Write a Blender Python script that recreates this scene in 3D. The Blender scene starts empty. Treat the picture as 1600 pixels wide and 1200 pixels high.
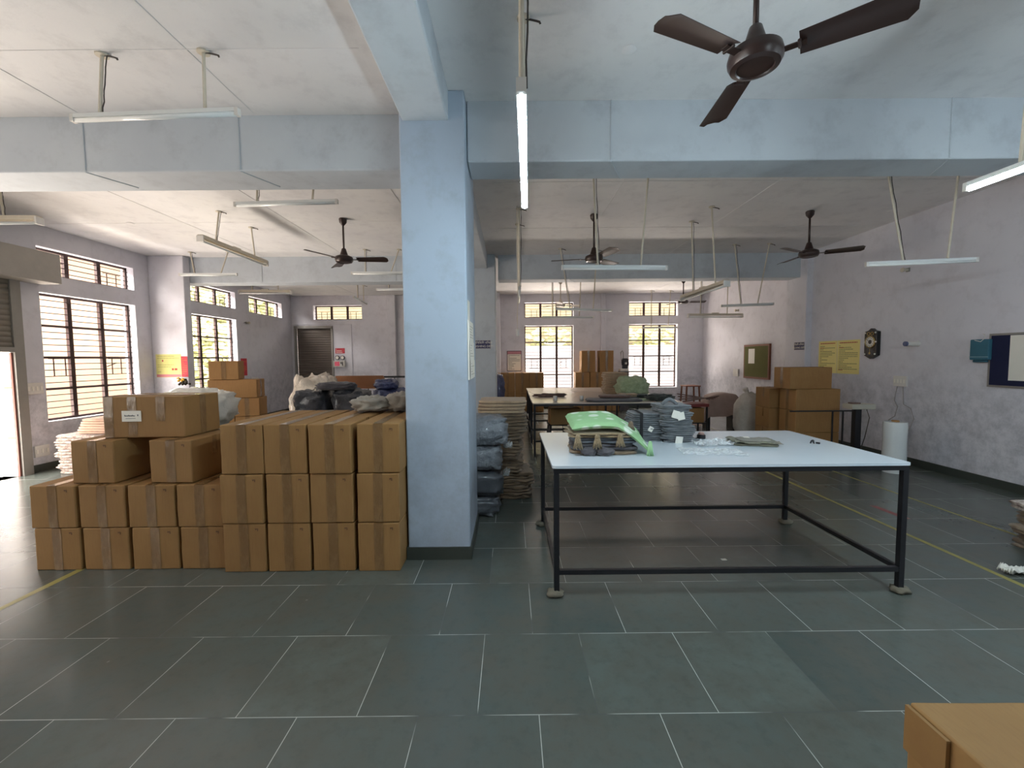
import bpy, bmesh, math, random
from mathutils import Vector, Matrix, noise
from math import sin, cos, pi, radians as rad

SC = bpy.context.scene
COL = SC.collection
random.seed(7)

# ------------------------------------------------------------------ camera
cd = bpy.data.cameras.new('camera'); cam = bpy.data.objects.new('camera', cd); COL.objects.link(cam)
cd.sensor_fit = 'HORIZONTAL'; cd.sensor_width = 36.0; cd.lens = 670.0 / 1600.0 * 36.0
cd.clip_start = 0.05; cd.clip_end = 200
YAW, PITCH, ROLL = rad(0.1417), rad(3.418), 0.0085
fw = Vector((sin(YAW) * cos(PITCH), cos(YAW) * cos(PITCH), -sin(PITCH)))
r0 = Vector((cos(YAW), -sin(YAW), 0)); u0 = r0.cross(fw)
RR = cos(ROLL) * r0 - sin(ROLL) * u0; UU = cos(ROLL) * u0 + sin(ROLL) * r0
mw = Matrix.Identity(4)
for i in range(3):
    mw[i][0] = RR[i]; mw[i][1] = UU[i]; mw[i][2] = -fw[i]
mw[0][3], mw[1][3], mw[2][3] = 0, 0, 1.65
cam.matrix_world = mw
SC.camera = cam
# ------------------------------------------------------------------ view, world, daylight
SC.view_settings.view_transform = 'Standard'; SC.view_settings.look = 'None'
SC.view_settings.exposure = 0.38; SC.view_settings.gamma = 1.0
SC.view_settings.use_curve_mapping = False
w = bpy.data.worlds.new('World'); SC.world = w; w.use_nodes = True
w.node_tree.nodes['Background'].inputs[0].default_value = (1.0, 0.95, 0.87, 1)
w.node_tree.nodes['Background'].inputs[1].default_value = 4.5

def area(name, loc, target, sx, sy, power, color):
    l = bpy.data.lights.new(name, 'AREA'); l.shape = 'RECTANGLE'; l.size = sx; l.size_y = sy
    l.energy = power; l.color = color
    o = bpy.data.objects.new(name, l); COL.objects.link(o); o.location = loc
    d = Vector(target) - Vector(loc)
    o.rotation_euler = d.to_track_quat('-Z', 'Y').to_euler()
    return o
DAY = (1.0, 0.90, 0.80)
# area lamps added out of view outside the windows, standing for sky and ground light
for yc, sy, k in ((7.4, 2.2, 1.0), (10.4, 2.4, 1.0), (13.0, 1.6, .5), (4.8, 2.2, .8), (-0.5, 4.0, 1.2)):
    area('sky_fill', (-9.0, yc, 5.0), (-6.2, yc, 1.2), sy, 1.8, 520 * k, (1.0, .95, .9))
    area('ground_fill', (-8.5, yc, .12), (-6.6, yc, 3.0), sy, 1.1, 330 * k, DAY)
for xc, sx, k in ((1.3, 2.2, 1.0), (4.7, 2.2, 1.0), (-5.5, 1.8, .3)):
    area('sky_fill', (xc, 16.2, 5.2), (xc, 13.2, 1.2), sx, 1.8, 560 * k, (1.0, .92, .84))
    area('ground_fill', (xc, 15.6, .12), (xc, 13.6, 3.0), sx, .9, 380 * k, DAY)

# ------------------------------------------------------------------ materials
def lin(c):
    return tuple(((v / 255) / 12.92 if v / 255 <= .04045 else ((v / 255 + .055) / 1.055) ** 2.4) for v in c) + (1,)
MATS = {}
class NT:
    def __init__(s, name):
        s.m = bpy.data.materials.new(name); s.m.use_nodes = True; s.t = s.m.node_tree; s.n = s.t.nodes
        s.b = s.n['Principled BSDF']
    def node(s, typ, **kw):
        nd = s.n.new(typ)
        for k, v in kw.items():
            if k.startswith('i_'): nd.inputs[k[2:].replace('_', ' ')].default_value = v
            else: setattr(nd, k, v)
        return nd
    def link(s, a, b): s.t.links.new(a, b)
    def math(s, op, a, b=None, c=None):
        nd = s.n.new('ShaderNodeMath'); nd.operation = op
        for i, v in enumerate((a, b, c)):
            if v is None: continue
            if isinstance(v, (int, float)): nd.inputs[i].default_value = v
            else: s.link(v, nd.inputs[i])
        return nd.outputs[0]
    def mix(s, fac, a, b):
        nd = s.n.new('ShaderNodeMix'); nd.data_type = 'RGBA'
        for sock, v in ((nd.inputs[0], fac), (nd.inputs[6], a), (nd.inputs[7], b)):
            if isinstance(v, (int, float, tuple)): sock.default_value = v
            else: s.link(v, sock)
        return nd.outputs[2]
    def coord(s, kind='Object'):
        return s.n.new('ShaderNodeTexCoord').outputs[kind]
    def pos(s): return s.n.new('ShaderNodeNewGeometry').outputs['Position']
    def noise(s, vec, scale, detail=4, rough=.6, stretch=None):
        if stretch:
            mp = s.n.new('ShaderNodeMapping'); mp.inputs['Scale'].default_value = stretch
            s.link(vec, mp.inputs[0]); vec = mp.outputs[0]
        nd = s.n.new('ShaderNodeTexNoise'); nd.inputs['Scale'].default_value = scale
        nd.inputs['Detail'].default_value = detail; nd.inputs['Roughness'].default_value = rough
        s.link(vec, nd.inputs['Vector']); return nd.outputs[0]
    def ramp(s, fac, p0, p1):
        nd = s.n.new('ShaderNodeMapRange'); s.link(fac, nd.inputs[0])
        nd.inputs[1].default_value = p0; nd.inputs[2].default_value = p1; return nd.outputs[0]
    def bump(s, h, st, dist=.01):
        nd = s.n.new('ShaderNodeBump'); nd.inputs['Strength'].default_value = st; nd.inputs['Distance'].default_value = dist
        s.link(h, nd.inputs['Height']); s.link(nd.outputs[0], s.b.inputs['Normal'])
    def base(s, v):
        if isinstance(v, tuple): s.b.inputs['Base Color'].default_value = v
        else: s.link(v, s.b.inputs['Base Color'])
    def rough(s, v): s.b.inputs['Roughness'].default_value = v

def simple(name, rgb, rough=.6, metal=0, vary=.12, scale=9, coat=0, bump=0, bscale=60, stretch=None):
    if name in MATS: return MATS[name]
    t = NT(name); c = lin(rgb); p = t.coord()
    d = tuple(v * (1 - vary) for v in c[:3]) + (1,); e = tuple(min(1, v * (1 + vary)) for v in c[:3]) + (1,)
    t.base(t.mix(t.noise(p, scale, stretch=stretch), d, e)); t.rough(rough); t.b.inputs['Metallic'].default_value = metal
    t.b.inputs['Coat Weight'].default_value = coat; t.b.inputs['Coat Roughness'].default_value = .12
    if bump: t.bump(t.noise(p, bscale, 3), bump)
    MATS[name] = t.m; return t.m

def paint(name, c1, c2, stain, smudge=.0):
    t = NT(name); p = t.pos()
    a = t.noise(p, .7, 5, .6); b = t.noise(p, 3.5, 6, .7); c = t.noise(p, 22, 5, .75)
    col = t.mix(t.ramp(a, .35, .65), lin(c1), lin(c2))
    col = t.mix(t.math('MULTIPLY', t.ramp(b, .50, .70), .42), col, lin(stain))
    chips = t.math('MULTIPLY', t.ramp(c, .70, .76), t.ramp(a, .45, .7))
    col = t.mix(t.math('MULTIPLY', chips, .5), col, lin((96, 96, 100)))
    if smudge:   # grime of hands and goods on the lower wall, its own patchy shape
        sp = t.n.new('ShaderNodeSeparateXYZ'); t.link(p, sp.inputs[0])
        low = t.ramp(sp.outputs[2], 1.7, .9)
        col = t.mix(t.math('MULTIPLY', t.math('MULTIPLY', low, t.ramp(t.noise(p, 5.5, 8, .8), .42, .66)), smudge), col, lin((142, 144, 154)))
    t.base(col); t.rough(.62)
    t.bump(t.math('ADD', t.math('MULTIPLY', b, .5), t.math('MULTIPLY', c, .25)), .35, .01)
    return t.m
M_WALL = paint('lavender_wall_paint', (222, 220, 226), (212, 210, 218), (184, 180, 186), .6)
M_BEAM = paint('blue_grey_beam_paint', (197, 203, 208), (185, 191, 198), (156, 160, 166))
M_CEIL = paint('ceiling_whitewash', (232, 230, 228), (222, 220, 221), (192, 189, 190))
M_COLUMN = paint('pale_blue_column_paint', (174, 187, 202), (166, 179, 195), (146, 152, 158), .4)

def floor_mat():
    t = NT('kota_stone_floor'); p = t.pos()
    sp = t.n.new('ShaderNodeSeparateXYZ'); t.link(p, sp.inputs[0]); X, Y = sp.outputs[0], sp.outputs[1]
    v = t.math('DIVIDE', t.math('SUBTRACT', Y, 1.893), .584)
    row = t.math('FLOOR', v); fv = t.math('SUBTRACT', v, row)
    par = t.math('FLOORED_MODULO', row, 2.0)
    off = t.math('ADD', .392, t.math('MULTIPLY', par, -.275))
    u = t.math('DIVIDE', t.math('SUBTRACT', X, off), .5605)
    colu = t.math('FLOOR', u); fu = t.math('SUBTRACT', u, colu)
    du = t.math('MULTIPLY', t.math('MINIMUM', fu, t.math('SUBTRACT', 1.0, fu)), .5605)
    dv = t.math('MULTIPLY', t.math('MINIMUM', fv, t.math('SUBTRACT', 1.0, fv)), .584)
    dist = t.math('MINIMUM', du, dv)
    line = t.math('LESS_THAN', dist, .0019)
    cb = t.n.new('ShaderNodeCombineXYZ'); t.link(colu, cb.inputs[0]); t.link(row, cb.inputs[1])
    wn = t.n.new('ShaderNodeTexWhiteNoise'); wn.noise_dimensions = '2D'; t.link(cb.outputs[0], wn.inputs['Vector'])
    n1 = t.noise(p, 3.0, 6, .7); n2 = t.noise(p, 14, 5, .7)
    a = t.mix(wn.outputs['Value'], lin((76, 85, 83)), lin((96, 103, 98)))
    a = t.mix(t.ramp(n1, .35, .7), a, lin((90, 90, 83)))
    a = t.mix(t.math('MULTIPLY', t.ramp(n2, .50, .75), .28), a, lin((60, 66, 65)))
    grout = t.mix(t.ramp(t.noise(p, 1.7, 3), .42, .52), lin((58, 62, 60)), lin((172, 175, 170)))
    t.base(t.mix(line, a, grout))
    r = t.math('ADD', .16, t.math('MULTIPLY', n1, .16)); r = t.math('ADD', r, t.math('MULTIPLY', line, .3))
    t.link(r, t.b.inputs['Roughness']); t.b.inputs['Specular IOR Level'].default_value = .5
    t.bump(t.math('ADD', t.math('MULTIPLY', n1, .6), t.math('MULTIPLY', n2, .12)), .08, .006)
    return t.m
M_FLOOR = floor_mat()
M_SKIRT = simple('dark_green_stone_skirting', (62, 66, 60), .35)

def card_mat(name, c1, c2):
    t = NT(name); p = t.coord(); oi = t.n.new('ShaderNodeObjectInfo').outputs['Random']
    vo = t.n.new('ShaderNodeVectorMath'); vo.operation = 'ADD'; t.link(p, vo.inputs[0]); t.link(oi, vo.inputs[1]); p = vo.outputs[0]
    col = t.mix(t.ramp(t.noise(p, 2.2, 4), .3, .7), lin(c1), lin(c2))
    col = t.mix(t.math('MULTIPLY', oi, .35), col, lin((136, 100, 58)))
    flute = t.noise(p, 14, 3, .6, stretch=(6, 1, .6))
    col = t.mix(t.math('MULTIPLY', t.ramp(flute, .45, .7), .3), col, lin((130, 92, 54)))
    t.base(col); t.rough(.72); t.bump(t.math('ADD', flute, t.noise(p, 5, 3)), .12, .01); return t.m
M_CARD = card_mat('corrugated_cardboard', (152, 115, 68), (138, 102, 56))
M_CARD2 = card_mat('corrugated_cardboard_warm', (168, 126, 76), (152, 110, 62))
def tape_mat():
    t = NT('clear_brown_tape'); p = t.coord()
    n = t.noise(p, 18, 4, .7, stretch=(1, 1, .35))
    t.base(t.mix(t.ramp(n, .4, .7), lin((122, 92, 58)), lin((146, 116, 80)))); t.rough(.22)
    t.b.inputs['Coat Weight'].default_value = .35; t.b.inputs['Coat Roughness'].default_value = .08
    t.bump(n, .5, .01); return t.m
M_TAPE = tape_mat()
M_BLACKPAINT = simple('black_painted_steel', (34, 34, 38), .38, .2, .3, 25)
M_LAMINATE = simple('pale_blue_laminate', (205, 214, 222), .22, 0, .04, 4)
M_LAMINATE2 = simple('worn_cream_laminate', (206, 192, 180), .24, 0, .08, 4)
M_FAN = simple('dark_brown_fan_enamel', (52, 36, 32), .32, .15)
M_BATTEN = simple('white_enamel_batten', (222, 224, 222), .4, 0, .05)
M_TUBEOFF = simple('unlit_tube_glass', (236, 238, 236), .18, 0, .02, coat=.5)
M_ROD = simple('cream_conduit', (204, 194, 176), .5, 0, .15, 20)
M_WIRE = simple('dark_wire', (60, 52, 48), .6)
M_WHITEPL = simple('white_plastic', (216, 212, 206), .4)
M_FRAME = simple('dark_window_steel', (64, 44, 40), .5, .1)
M_GREYMETAL = simple('grey_painted_steel', (150, 146, 140), .5, .1)
M_SHUT = simple('brown_shutter_slats', (104, 94, 86), .6, 0)
M_PAPER = simple('white_paper', (232, 228, 218), .6, 0, .03)
M_WOOD = simple('reddish_brown_wood', (122, 70, 48), .45, 0, .25, 6, stretch=(8, 8, 1))
M_YELLOWPAINT = simple('worn_yellow_floor_paint', (150, 140, 76), .45, 0, .25, 12)
M_REDPAINT = simple('faded_red_floor_paint', (140, 82, 80), .5, 0, .3, 20)

def glow(name, rgb, s):
    m = bpy.data.materials.new(name); m.use_nodes = True; n = m.node_tree.nodes; n.clear()
    o = n.new('ShaderNodeOutputMaterial'); e = n.new('ShaderNodeEmission')
    e.inputs[0].default_value = (*rgb, 1); e.inputs[1].default_value = s
    m.node_tree.links.new(e.outputs[0], o.inputs[0]); return m
M_LIT = glow('lit_tube', (.74, .92, 1.0), 150)
def glass_mat(name, tint=(1, 1, 1), gl=.06, rough=.03):
    m = bpy.data.materials.new(name); m.use_nodes = True; n = m.node_tree.nodes; n.clear(); L = m.node_tree.links
    o = n.new('ShaderNodeOutputMaterial'); tr = n.new('ShaderNodeBsdfTransparent'); g = n.new('ShaderNodeBsdfGlossy'); mx = n.new('ShaderNodeMixShader')
    tr.inputs[0].default_value = (*tint, 1); g.inputs[1].default_value = rough; mx.inputs[0].default_value = gl
    L.new(tr.outputs[0], mx.inputs[1]); L.new(g.outputs[0], mx.inputs[2]); L.new(mx.outputs[0], o.inputs[0]); return m
M_GLASS = glass_mat('window_glass')
def film_mat():
    t = NT('crumpled_clear_film'); p = t.coord()
    n = t.noise(p, 16, 5, .7)
    t.base(lin((240, 243, 245))); t.rough(.28); t.bump(n, .45, .02)
    tr = t.n.new('ShaderNodeBsdfTransparent'); mx = t.n.new('ShaderNodeMixShader')
    t.link(t.math('ADD', .22, t.math('MULTIPLY', t.ramp(n, .45, .7), .4)), mx.inputs[0])
    t.link(tr.outputs[0], mx.inputs[1]); t.link(t.b.outputs[0], mx.inputs[2])
    t.link(mx.outputs[0], t.n['Material Output'].inputs[0]); return t.m
M_FILM = film_mat()
def cloth(name, c1, c2, sc=8, rough=.9, bump=.5, bs=40):
    t = NT(name); p = t.coord(); n = t.noise(p, sc, 5, .7)
    t.base(t.mix(t.ramp(n, .35, .65), lin(c1), lin(c2))); t.rough(rough)
    t.b.inputs['Sheen Weight'].default_value = .25
    t.bump(t.math('ADD', t.noise(p, bs, 3), t.noise(p, 200, 2)), bump, .008); return t.m
def wrapped(name, c1, c2):
    t = NT(name); p = t.coord(); n = t.noise(p, 9, 5, .7); k = t.noise(p, 26, 4, .6, stretch=(1, .4, 1))
    t.base(t.mix(t.ramp(n, .35, .65), lin(c1), lin(c2))); t.rough(.55)
    t.b.inputs['Coat Weight'].default_value = .8; t.b.inputs['Coat Roughness'].default_value = .12
    t.bump(t.math('ADD', k, n), .9, .03); return t.m
M_BALE_GREY = wrapped('grey_cloth_in_film', (112, 116, 124), (150, 154, 160))
M_BALE_DARK = wrapped('charcoal_cloth_in_film', (42, 44, 50), (66, 68, 76))
M_BALE_NAVY = wrapped('navy_cloth_in_film', (38, 46, 86), (62, 72, 116))
M_BALE_GREEN = wrapped('pale_green_cloth_in_film', (178, 196, 188), (214, 220, 214))
M_SACK = cloth('woven_white_sack', (204, 198, 188), (184, 176, 166), 6, .8)
M_SACKFILM = wrapped('cream_cloth_in_film', (206, 190, 172), (226, 214, 198))
M_BEIGE = cloth('beige_blanket', (146, 122, 96), (118, 98, 76), 10, .95, .9, 30)
M_TAN = cloth('tan_blanket', (190, 164, 134), (170, 146, 120), 10, .95, .6, 30)
M_PATT = cloth('white_brown_knit', (226, 214, 204), (128, 92, 78), 26, .95, .9, 30)
M_PEACH = cloth('peach_fabric', (216, 180, 156), (200, 164, 142))
M_GGREY = cloth('grey_garment', (116, 120, 124), (94, 98, 104), 12)
M_GREEN = None
def dotted():
    t = NT('green_throw_with_white_dots'); p = t.coord()
    v = t.n.new('ShaderNodeTexVoronoi'); v.inputs['Scale'].default_value = 8.5; v.inputs['Randomness'].default_value = .35
    t.link(p, v.inputs['Vector'])
    m = t.ramp(v.outputs['Distance'], .40, .30)
    t.base(t.mix(t.math('MULTIPLY', m, .95), lin((154, 196, 144)), lin((220, 230, 214)))); t.rough(.9); t.bump(t.noise(p, 60, 3), .4, .006)
    return t.m
M_GREEN = dotted()
M_OLIVE = cloth('olive_garment', (120, 116, 96), (100, 98, 80), 10)
M_BUNDLE = cloth('sage_green_cloth', (184, 198, 160), (150, 166, 128), 14, .95, 1, 22)
M_DARKCL = cloth('dark_grey_cloth', (70, 68, 74), (92, 88, 92), 10)
M_BLACKGREEN = cloth('black_green_cloth', (40, 46, 46), (60, 68, 62), 10)
M_BROWNCL = cloth('brown_cloth', (120, 92, 82), (96, 72, 66), 10)
M_TASSEL = cloth('tan_tassel_yarn', (158, 138, 106), (128, 108, 80), 60)
M_GREYBEIGE = cloth('grey_beige_cloth', (172, 164, 152), (148, 140, 128), 9)
M_COVER = cloth('brown_dust_cover', (170, 146, 136), (152, 130, 122), 3)
M_CREAMWALL = simple('neighbour_cream_plaster', (150, 128, 110), .8, 0, .08, 2)
M_WHITEWALL = simple('sunlit_white_plaster', (154, 152, 156), .8, 0, .05, 3)
M_LEAF = simple('sunlit_leaves', (214, 216, 172), .6, 0, .2, 6)
M_GROUND = simple('pale_dusty_ground', (190, 178, 162), .8)

# ------------------------------------------------------------------ mesh helpers
class MB:
    def __init__(s): s.v = []; s.f = []
    def add(s, vs, fs, M=None):
        b = len(s.v)
        s.v += [tuple(M @ Vector(p)) if M else tuple(p) for p in vs]
        s.f += [tuple(b + i for i in f) for f in fs]; return s
    def box(s, x0, x1, y0, y1, z0, z1, M=None):
        vs = [(x, y, z) for z in (z0, z1) for y in (y0, y1) for x in (x0, x1)]
        return s.add(vs, [(0, 2, 3, 1), (4, 5, 7, 6), (0, 1, 5, 4), (2, 6, 7, 3), (0, 4, 6, 2), (1, 3, 7, 5)], M)
    def quad(s, a, b, c, d): return s.add([a, b, c, d], [(0, 1, 2, 3)])
    def cyl(s, p0, p1, r, n=12, r2=None, cap=True):
        p0, p1 = Vector(p0), Vector(p1); r2 = r if r2 is None else r2
        q = (p1 - p0).to_track_quat('Z', 'Y').to_matrix()
        vs = [p0 + q @ Vector((r * cos(2 * pi * i / n), r * sin(2 * pi * i / n), 0)) for i in range(n)]
        vs += [p1 + q @ Vector((r2 * cos(2 * pi * i / n), r2 * sin(2 * pi * i / n), 0)) for i in range(n)]
        fs = [(i, (i + 1) % n, n + (i + 1) % n, n + i) for i in range(n)]
        if cap: fs += [tuple(range(n))[::-1], tuple(range(n, 2 * n))]
        return s.add(vs, fs)
    def bar(s, p0, p1, a, b=None):      # square section bar
        p0, p1 = Vector(p0), Vector(p1); b = b or a
        q = (p1 - p0).to_track_quat('Z', 'Y').to_matrix().to_4x4()
        return s.box(-a / 2, a / 2, -b / 2, b / 2, 0, (p1 - p0).length, Matrix.Translation(p0) @ q)
    def tube(s, pts, r, n=6):
        pts = [Vector(p) for p in pts]; vs = []; fs = []
        for i, p in enumerate(pts):
            d = (pts[min(i + 1, len(pts) - 1)] - pts[max(i - 1, 0)]).normalized()
            q = d.to_track_quat('Z', 'Y').to_matrix()
            vs += [p + q @ Vector((r * cos(2 * pi * k / n), r * sin(2 * pi * k / n), 0)) for k in range(n)]
            if i: fs += [((i - 1) * n + k, (i - 1) * n + (k + 1) % n, i * n + (k + 1) % n, i * n + k) for k in range(n)]
        fs += [tuple(range(n))[::-1], tuple(range(len(vs) - n, len(vs)))]
        return s.add(vs, fs)
    def lathe(s, prof, c=(0, 0, 0), n=24, M=None, cap=True):
        vs = []; fs = []
        for r, z in prof: vs += [(c[0] + r * cos(2 * pi * k / n), c[1] + r * sin(2 * pi * k / n), c[2] + z) for k in range(n)]
        for i in range(len(prof) - 1):
            fs += [(i * n + k, i * n + (k + 1) % n, (i + 1) * n + (k + 1) % n, (i + 1) * n + k) for k in range(n)]
        if cap: fs += [tuple(range(n))[::-1], tuple(range(len(vs) - n, len(vs)))]
        return s.add(vs, fs, M)
    def blob(s, c, r, e=.5, amp=.05, fr=3, seed=0, nu=36, nv=20, flat=True, ridge=0):
        """rounded soft body: superellipsoid with wrinkles; base flattened so that it rests"""
        vs = []; fs = []
        sg = lambda a, p: math.copysign(abs(a) ** p, a)
        for j in range(nv + 1):
            ph = -pi / 2 + pi * j / nv
            for i in range(nu):
                th = 2 * pi * i / nu
                d = Vector((sg(cos(ph), e) * sg(cos(th), e), sg(cos(ph), e) * sg(sin(th), e), sg(sin(ph), e)))
                k = 1 + amp * noise.noise(d * fr + Vector((seed * 7.1, seed, 0))) + amp * .5 * noise.noise(d * fr * 3 + Vector((seed, 0, 3)))
                if ridge: k += ridge * (.5 - abs(noise.noise(d * 3.2 + Vector((seed, seed, 1)))) * 1.8)
                z = d.z * r[2] * k
                if flat: z = max(z, -r[2] * .97)
                vs.append((c[0] + d.x * r[0] * k, c[1] + d.y * r[1] * k, c[2] + z))
        for j in range(nv):
            for i in range(nu): fs.append((j * nu + i, j * nu + (i + 1) % nu, (j + 1) * nu + (i + 1) % nu, (j + 1) * nu + i))
        return s.add(vs, fs)
    def slab(s, c, sx, sy, h, seed=0, amp=.006, round_=.45, n=12, ruff=0, M=None):
        """one folded layer: rounded-edge slab, edges slightly wavy"""
        vs = []; fs = []; m = n * 4; prof = []
        K = 6
        for k in range(K + 1):
            a = -pi / 2 + pi * k / K; prof.append((-(1 - cos(a)) * h * round_, sin(a) * h / 2))
        ring = []
        for i in range(m):
            t = i / n; q = int(t); u = (t - q) * 2 - 1
            ring.append([(u, -1), (1, u), (-u, 1), (-1, -u)][q])
        for k, (ins, z) in enumerate(prof):
            for i, (a, b) in enumerate(ring):
                L = (a * a + b * b) ** .5; rr = 1 / max(1, (abs(a) ** 7 + abs(b) ** 7) ** (1 / 7))
                w_ = noise.noise(Vector((a * 2.2 + seed, b * 2.2, seed * 3.3))) * amp * 3 + ruff * noise.noise(Vector((a * 16, b * 16 + seed, seed + k * .4)))
                vs.append((c[0] + a * rr * (sx / 2 + ins + w_), c[1] + b * rr * (sy / 2 + ins + w_), c[2] + z + (amp * .5 * noise.noise(Vector((a * 3, b * 3, seed))) - amp * .25 if z > 0 else 0)))
        for k in range(K):
            for i in range(m): fs.append((k * m + i, k * m + (i + 1) % m, (k + 1) * m + (i + 1) % m, (k + 1) * m + i))
        fs += [tuple(range(m))[::-1], tuple(range(K * m, (K + 1) * m))]
        return s.add(vs, fs, M)
    def build(s, name, mat, parent=None, smooth=False, loc=None, auto=False):
        me = bpy.data.meshes.new(name); me.from_pydata(s.v, [], s.f); me.validate(); me.update()
        o = bpy.data.objects.new(name, me); COL.objects.link(o)
        me.materials.append(mat)
        if parent is not None: o.parent = parent
        if loc is not None: o.location = loc
        if smooth or auto:
            for p in me.polygons: p.use_smooth = True
            if auto:
                try: me.set_sharp_from_angle(angle=rad(38))
                except Exception: pass
        return o

def tag(o, label=None, cat=None, group=None, kind=None):
    if label: o['label'] = label
    if cat: o['category'] = cat
    if group: o['group'] = group
    if kind: o['kind'] = kind
    return o
def thing(name, label, cat, loc=(0, 0, 0), rz=0, group=None):
    o = bpy.data.objects.new(name, None); COL.objects.link(o); o.empty_display_size = .1
    o.location = loc; o.rotation_euler = (0, 0, rz); return tag(o, label, cat, group)
def dup(root, loc, rz, label, group=None):
    r = root.copy(); COL.objects.link(r); r.location = loc; r.rotation_euler = (0, 0, rz)
    r['label'] = label
    if group: r['group'] = group
    for ch in list(root.children):
        c = ch.copy(); COL.objects.link(c); c.parent = r
        for g in list(ch.children):
            d = g.copy(); COL.objects.link(d); d.parent = c
    return r
def struct(name, mb, mat, parent=None, **k):
    o = mb.build(name, mat, parent, **k)
    if parent is None: o['kind'] = 'structure'
    return o
def bevel(o, w_=.004, seg=2):
    md = o.modifiers.new('bevel', 'BEVEL'); md.width = w_; md.segments = seg; md.limit_method = 'ANGLE'; return o

# ------------------------------------------------------------------ room shell
XL, XR, XR2, YB, YF, ZC = -7.15, 6.0, 6.3, 14.1, -4.5, 3.73
TH = .24
def holed(axis, c, th, u0, u1, z0, z1, holes):
    """wall at inner plane c, outer plane c+th; axis 0: plane X=c (u is Y); axis 1: plane Y=c (u is X)"""
    mb = MB(); P = (lambda a, u, z: (a, u, z)) if axis == 0 else (lambda a, u, z: (u, a, z))
    us = sorted({u0, u1, *[h[0] for h in holes], *[h[1] for h in holes]}); zs = sorted({z0, z1, *[h[2] for h in holes], *[h[3] for h in holes]})
    us = [u for u in us if u0 <= u <= u1]; zs = [z for z in zs if z0 <= z <= z1]
    for i in range(len(us) - 1):
        for j in range(len(zs) - 1):
            cu, cz = (us[i] + us[i + 1]) / 2, (zs[j] + zs[j + 1]) / 2
            if any(h[0] < cu < h[1] and h[2] < cz < h[3] for h in holes): continue
            for a in (c, c + th): mb.quad(P(a, us[i], zs[j]), P(a, us[i + 1], zs[j]), P(a, us[i + 1], zs[j + 1]), P(a, us[i], zs[j + 1]))
    for h in holes + [(u0, u1, z0, z1)]:
        a0, a1, b0, b1 = h
        for (p, q) in (((a0, b0), (a1, b0)), ((a1, b0), (a1, b1)), ((a1, b1), (a0, b1)), ((a0, b1), (a0, b0))):
            mb.quad(P(c, *p), P(c, *q), P(c + th, *q), P(c + th, *p))
    return mb
fl = MB(); fl.box(XL - .3, XR2 + .3, YF - .3, YB + .3, -.12, 0); struct('floor', fl, M_FLOOR)
ce = MB(); ce.box(XL - .3, XR2 + .3, YF - .3, YB + .3, ZC, ZC + .15); struct('ceiling', ce, M_CEIL)
LW = [(6.60, 8.27), (9.56, 11.28)]
lh = []
for a, b in LW: lh += [(a, b, .73, 2.72), (a, b, 3.0, 3.42)]
lh += [(11.86, 13.55, 2.97, 3.42), (3.4, 6.17, 0, 2.85), (-2.4, -.4, .73, 3.2), (.2, 2.2, .73, 3.2)]
struct('wall_left', holed(0, XL, -TH, YF, YB + .2, 0, ZC, lh), M_WALL)
BW = [(.46, 2.06, .56, 2.71), (.46, 2.06, 2.97, 3.46), (3.88, 5.47, .66, 2.73), (3.88, 5.47, 3.0, 3.46)]
bh = BW + [(-6.42, -4.84, 2.96, 3.42), (-7.02, -5.83, 0, 2.68)]
struct('wall_back', holed(1, YB, TH, XL - .2, XR2 + .2, 0, ZC, bh), M_WALL)
rw = MB(); rw.box(XR, XR + .5, YF, 8.6, 0, ZC); struct('wall_right', rw, M_WALL)
rw = MB(); rw.box(XR2, XR2 + .3, 8.6, YB + .2, 0, ZC); struct('wall_right', rw, M_WALL)
rw = MB(); rw.box(XL - .2, XR + .4, YF - .25, YF, 0, ZC); struct('wall_rear', rw, M_WALL)
# skirting
for (x0, x1, y0, y1, nm) in ((XL, XL + .02, YF, 3.4, 'left'), (XL, XL + .02, 6.2, YB, 'left'), (XR - .02, XR, YF, 8.6, 'right'), (XR2 - .02, XR2, 9.2, YB, 'right'), (-5.8, XR2, YB - .02, YB, 'back')):
    b = MB(); b.box(x0, x1, y0, y1, 0, .11); struct('baseboard_' + nm, b, M_SKIRT)
# beams
def beam(x0, x1, y0, y1, z0, m=M_BEAM):
    b = MB(); b.box(x0, x1, y0, y1, z0, ZC + .01); o = struct('trim_1', b, m); bevel(o, .012, 2); return o
beam(-.34, XR, 3.60, 3.95, 3.25); beam(XL, -.88, 3.78, 4.20, 3.27)
beam(-.24, XR2, 8.78, 9.16, 3.24); beam(XL, -.86, 8.78, 9.16, 3.22)
beam(-.83, -.47, YF, 3.47, 3.50); beam(-.80, -.45, 3.98, 8.78, 3.45); beam(-.78, -.42, 9.16, YB, 3.45)
beam(XL, XR, -1.9, -1.5, 3.25)
# columns
def column(x0, x1, y0, y1, m=M_COLUMN, nm='trim_2', top=ZC):
    b = MB(); b.box(x0, x1, y0, y1, 0, top); o = struct(nm, b, m); bevel(o, .012, 2)
    b = MB(); b.box(x0 - .012, x1 + .012, y0 - .012, y1 + .012, 0, .105); struct('baseboard_column', b, M_SKIRT)
column(-.855, -.345, 3.45, 4.22)
column(-.86, -.30, 8.70, 9.35, M_BEAM)
column(-.5, -.33, 13.6, YB, M_WALL)
column(XL, -6.45, 8.60, 8.775, M_WALL); column(5.88, XR2, 8.58, 9.2, M_WALL)
column(-4.0, -3.72, 13.95, YB, M_WALL); column(2.95, 3.1, 14.0, YB, M_WALL)
column(XL, -6.9, 3.0, 3.35, M_WALL)
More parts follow.
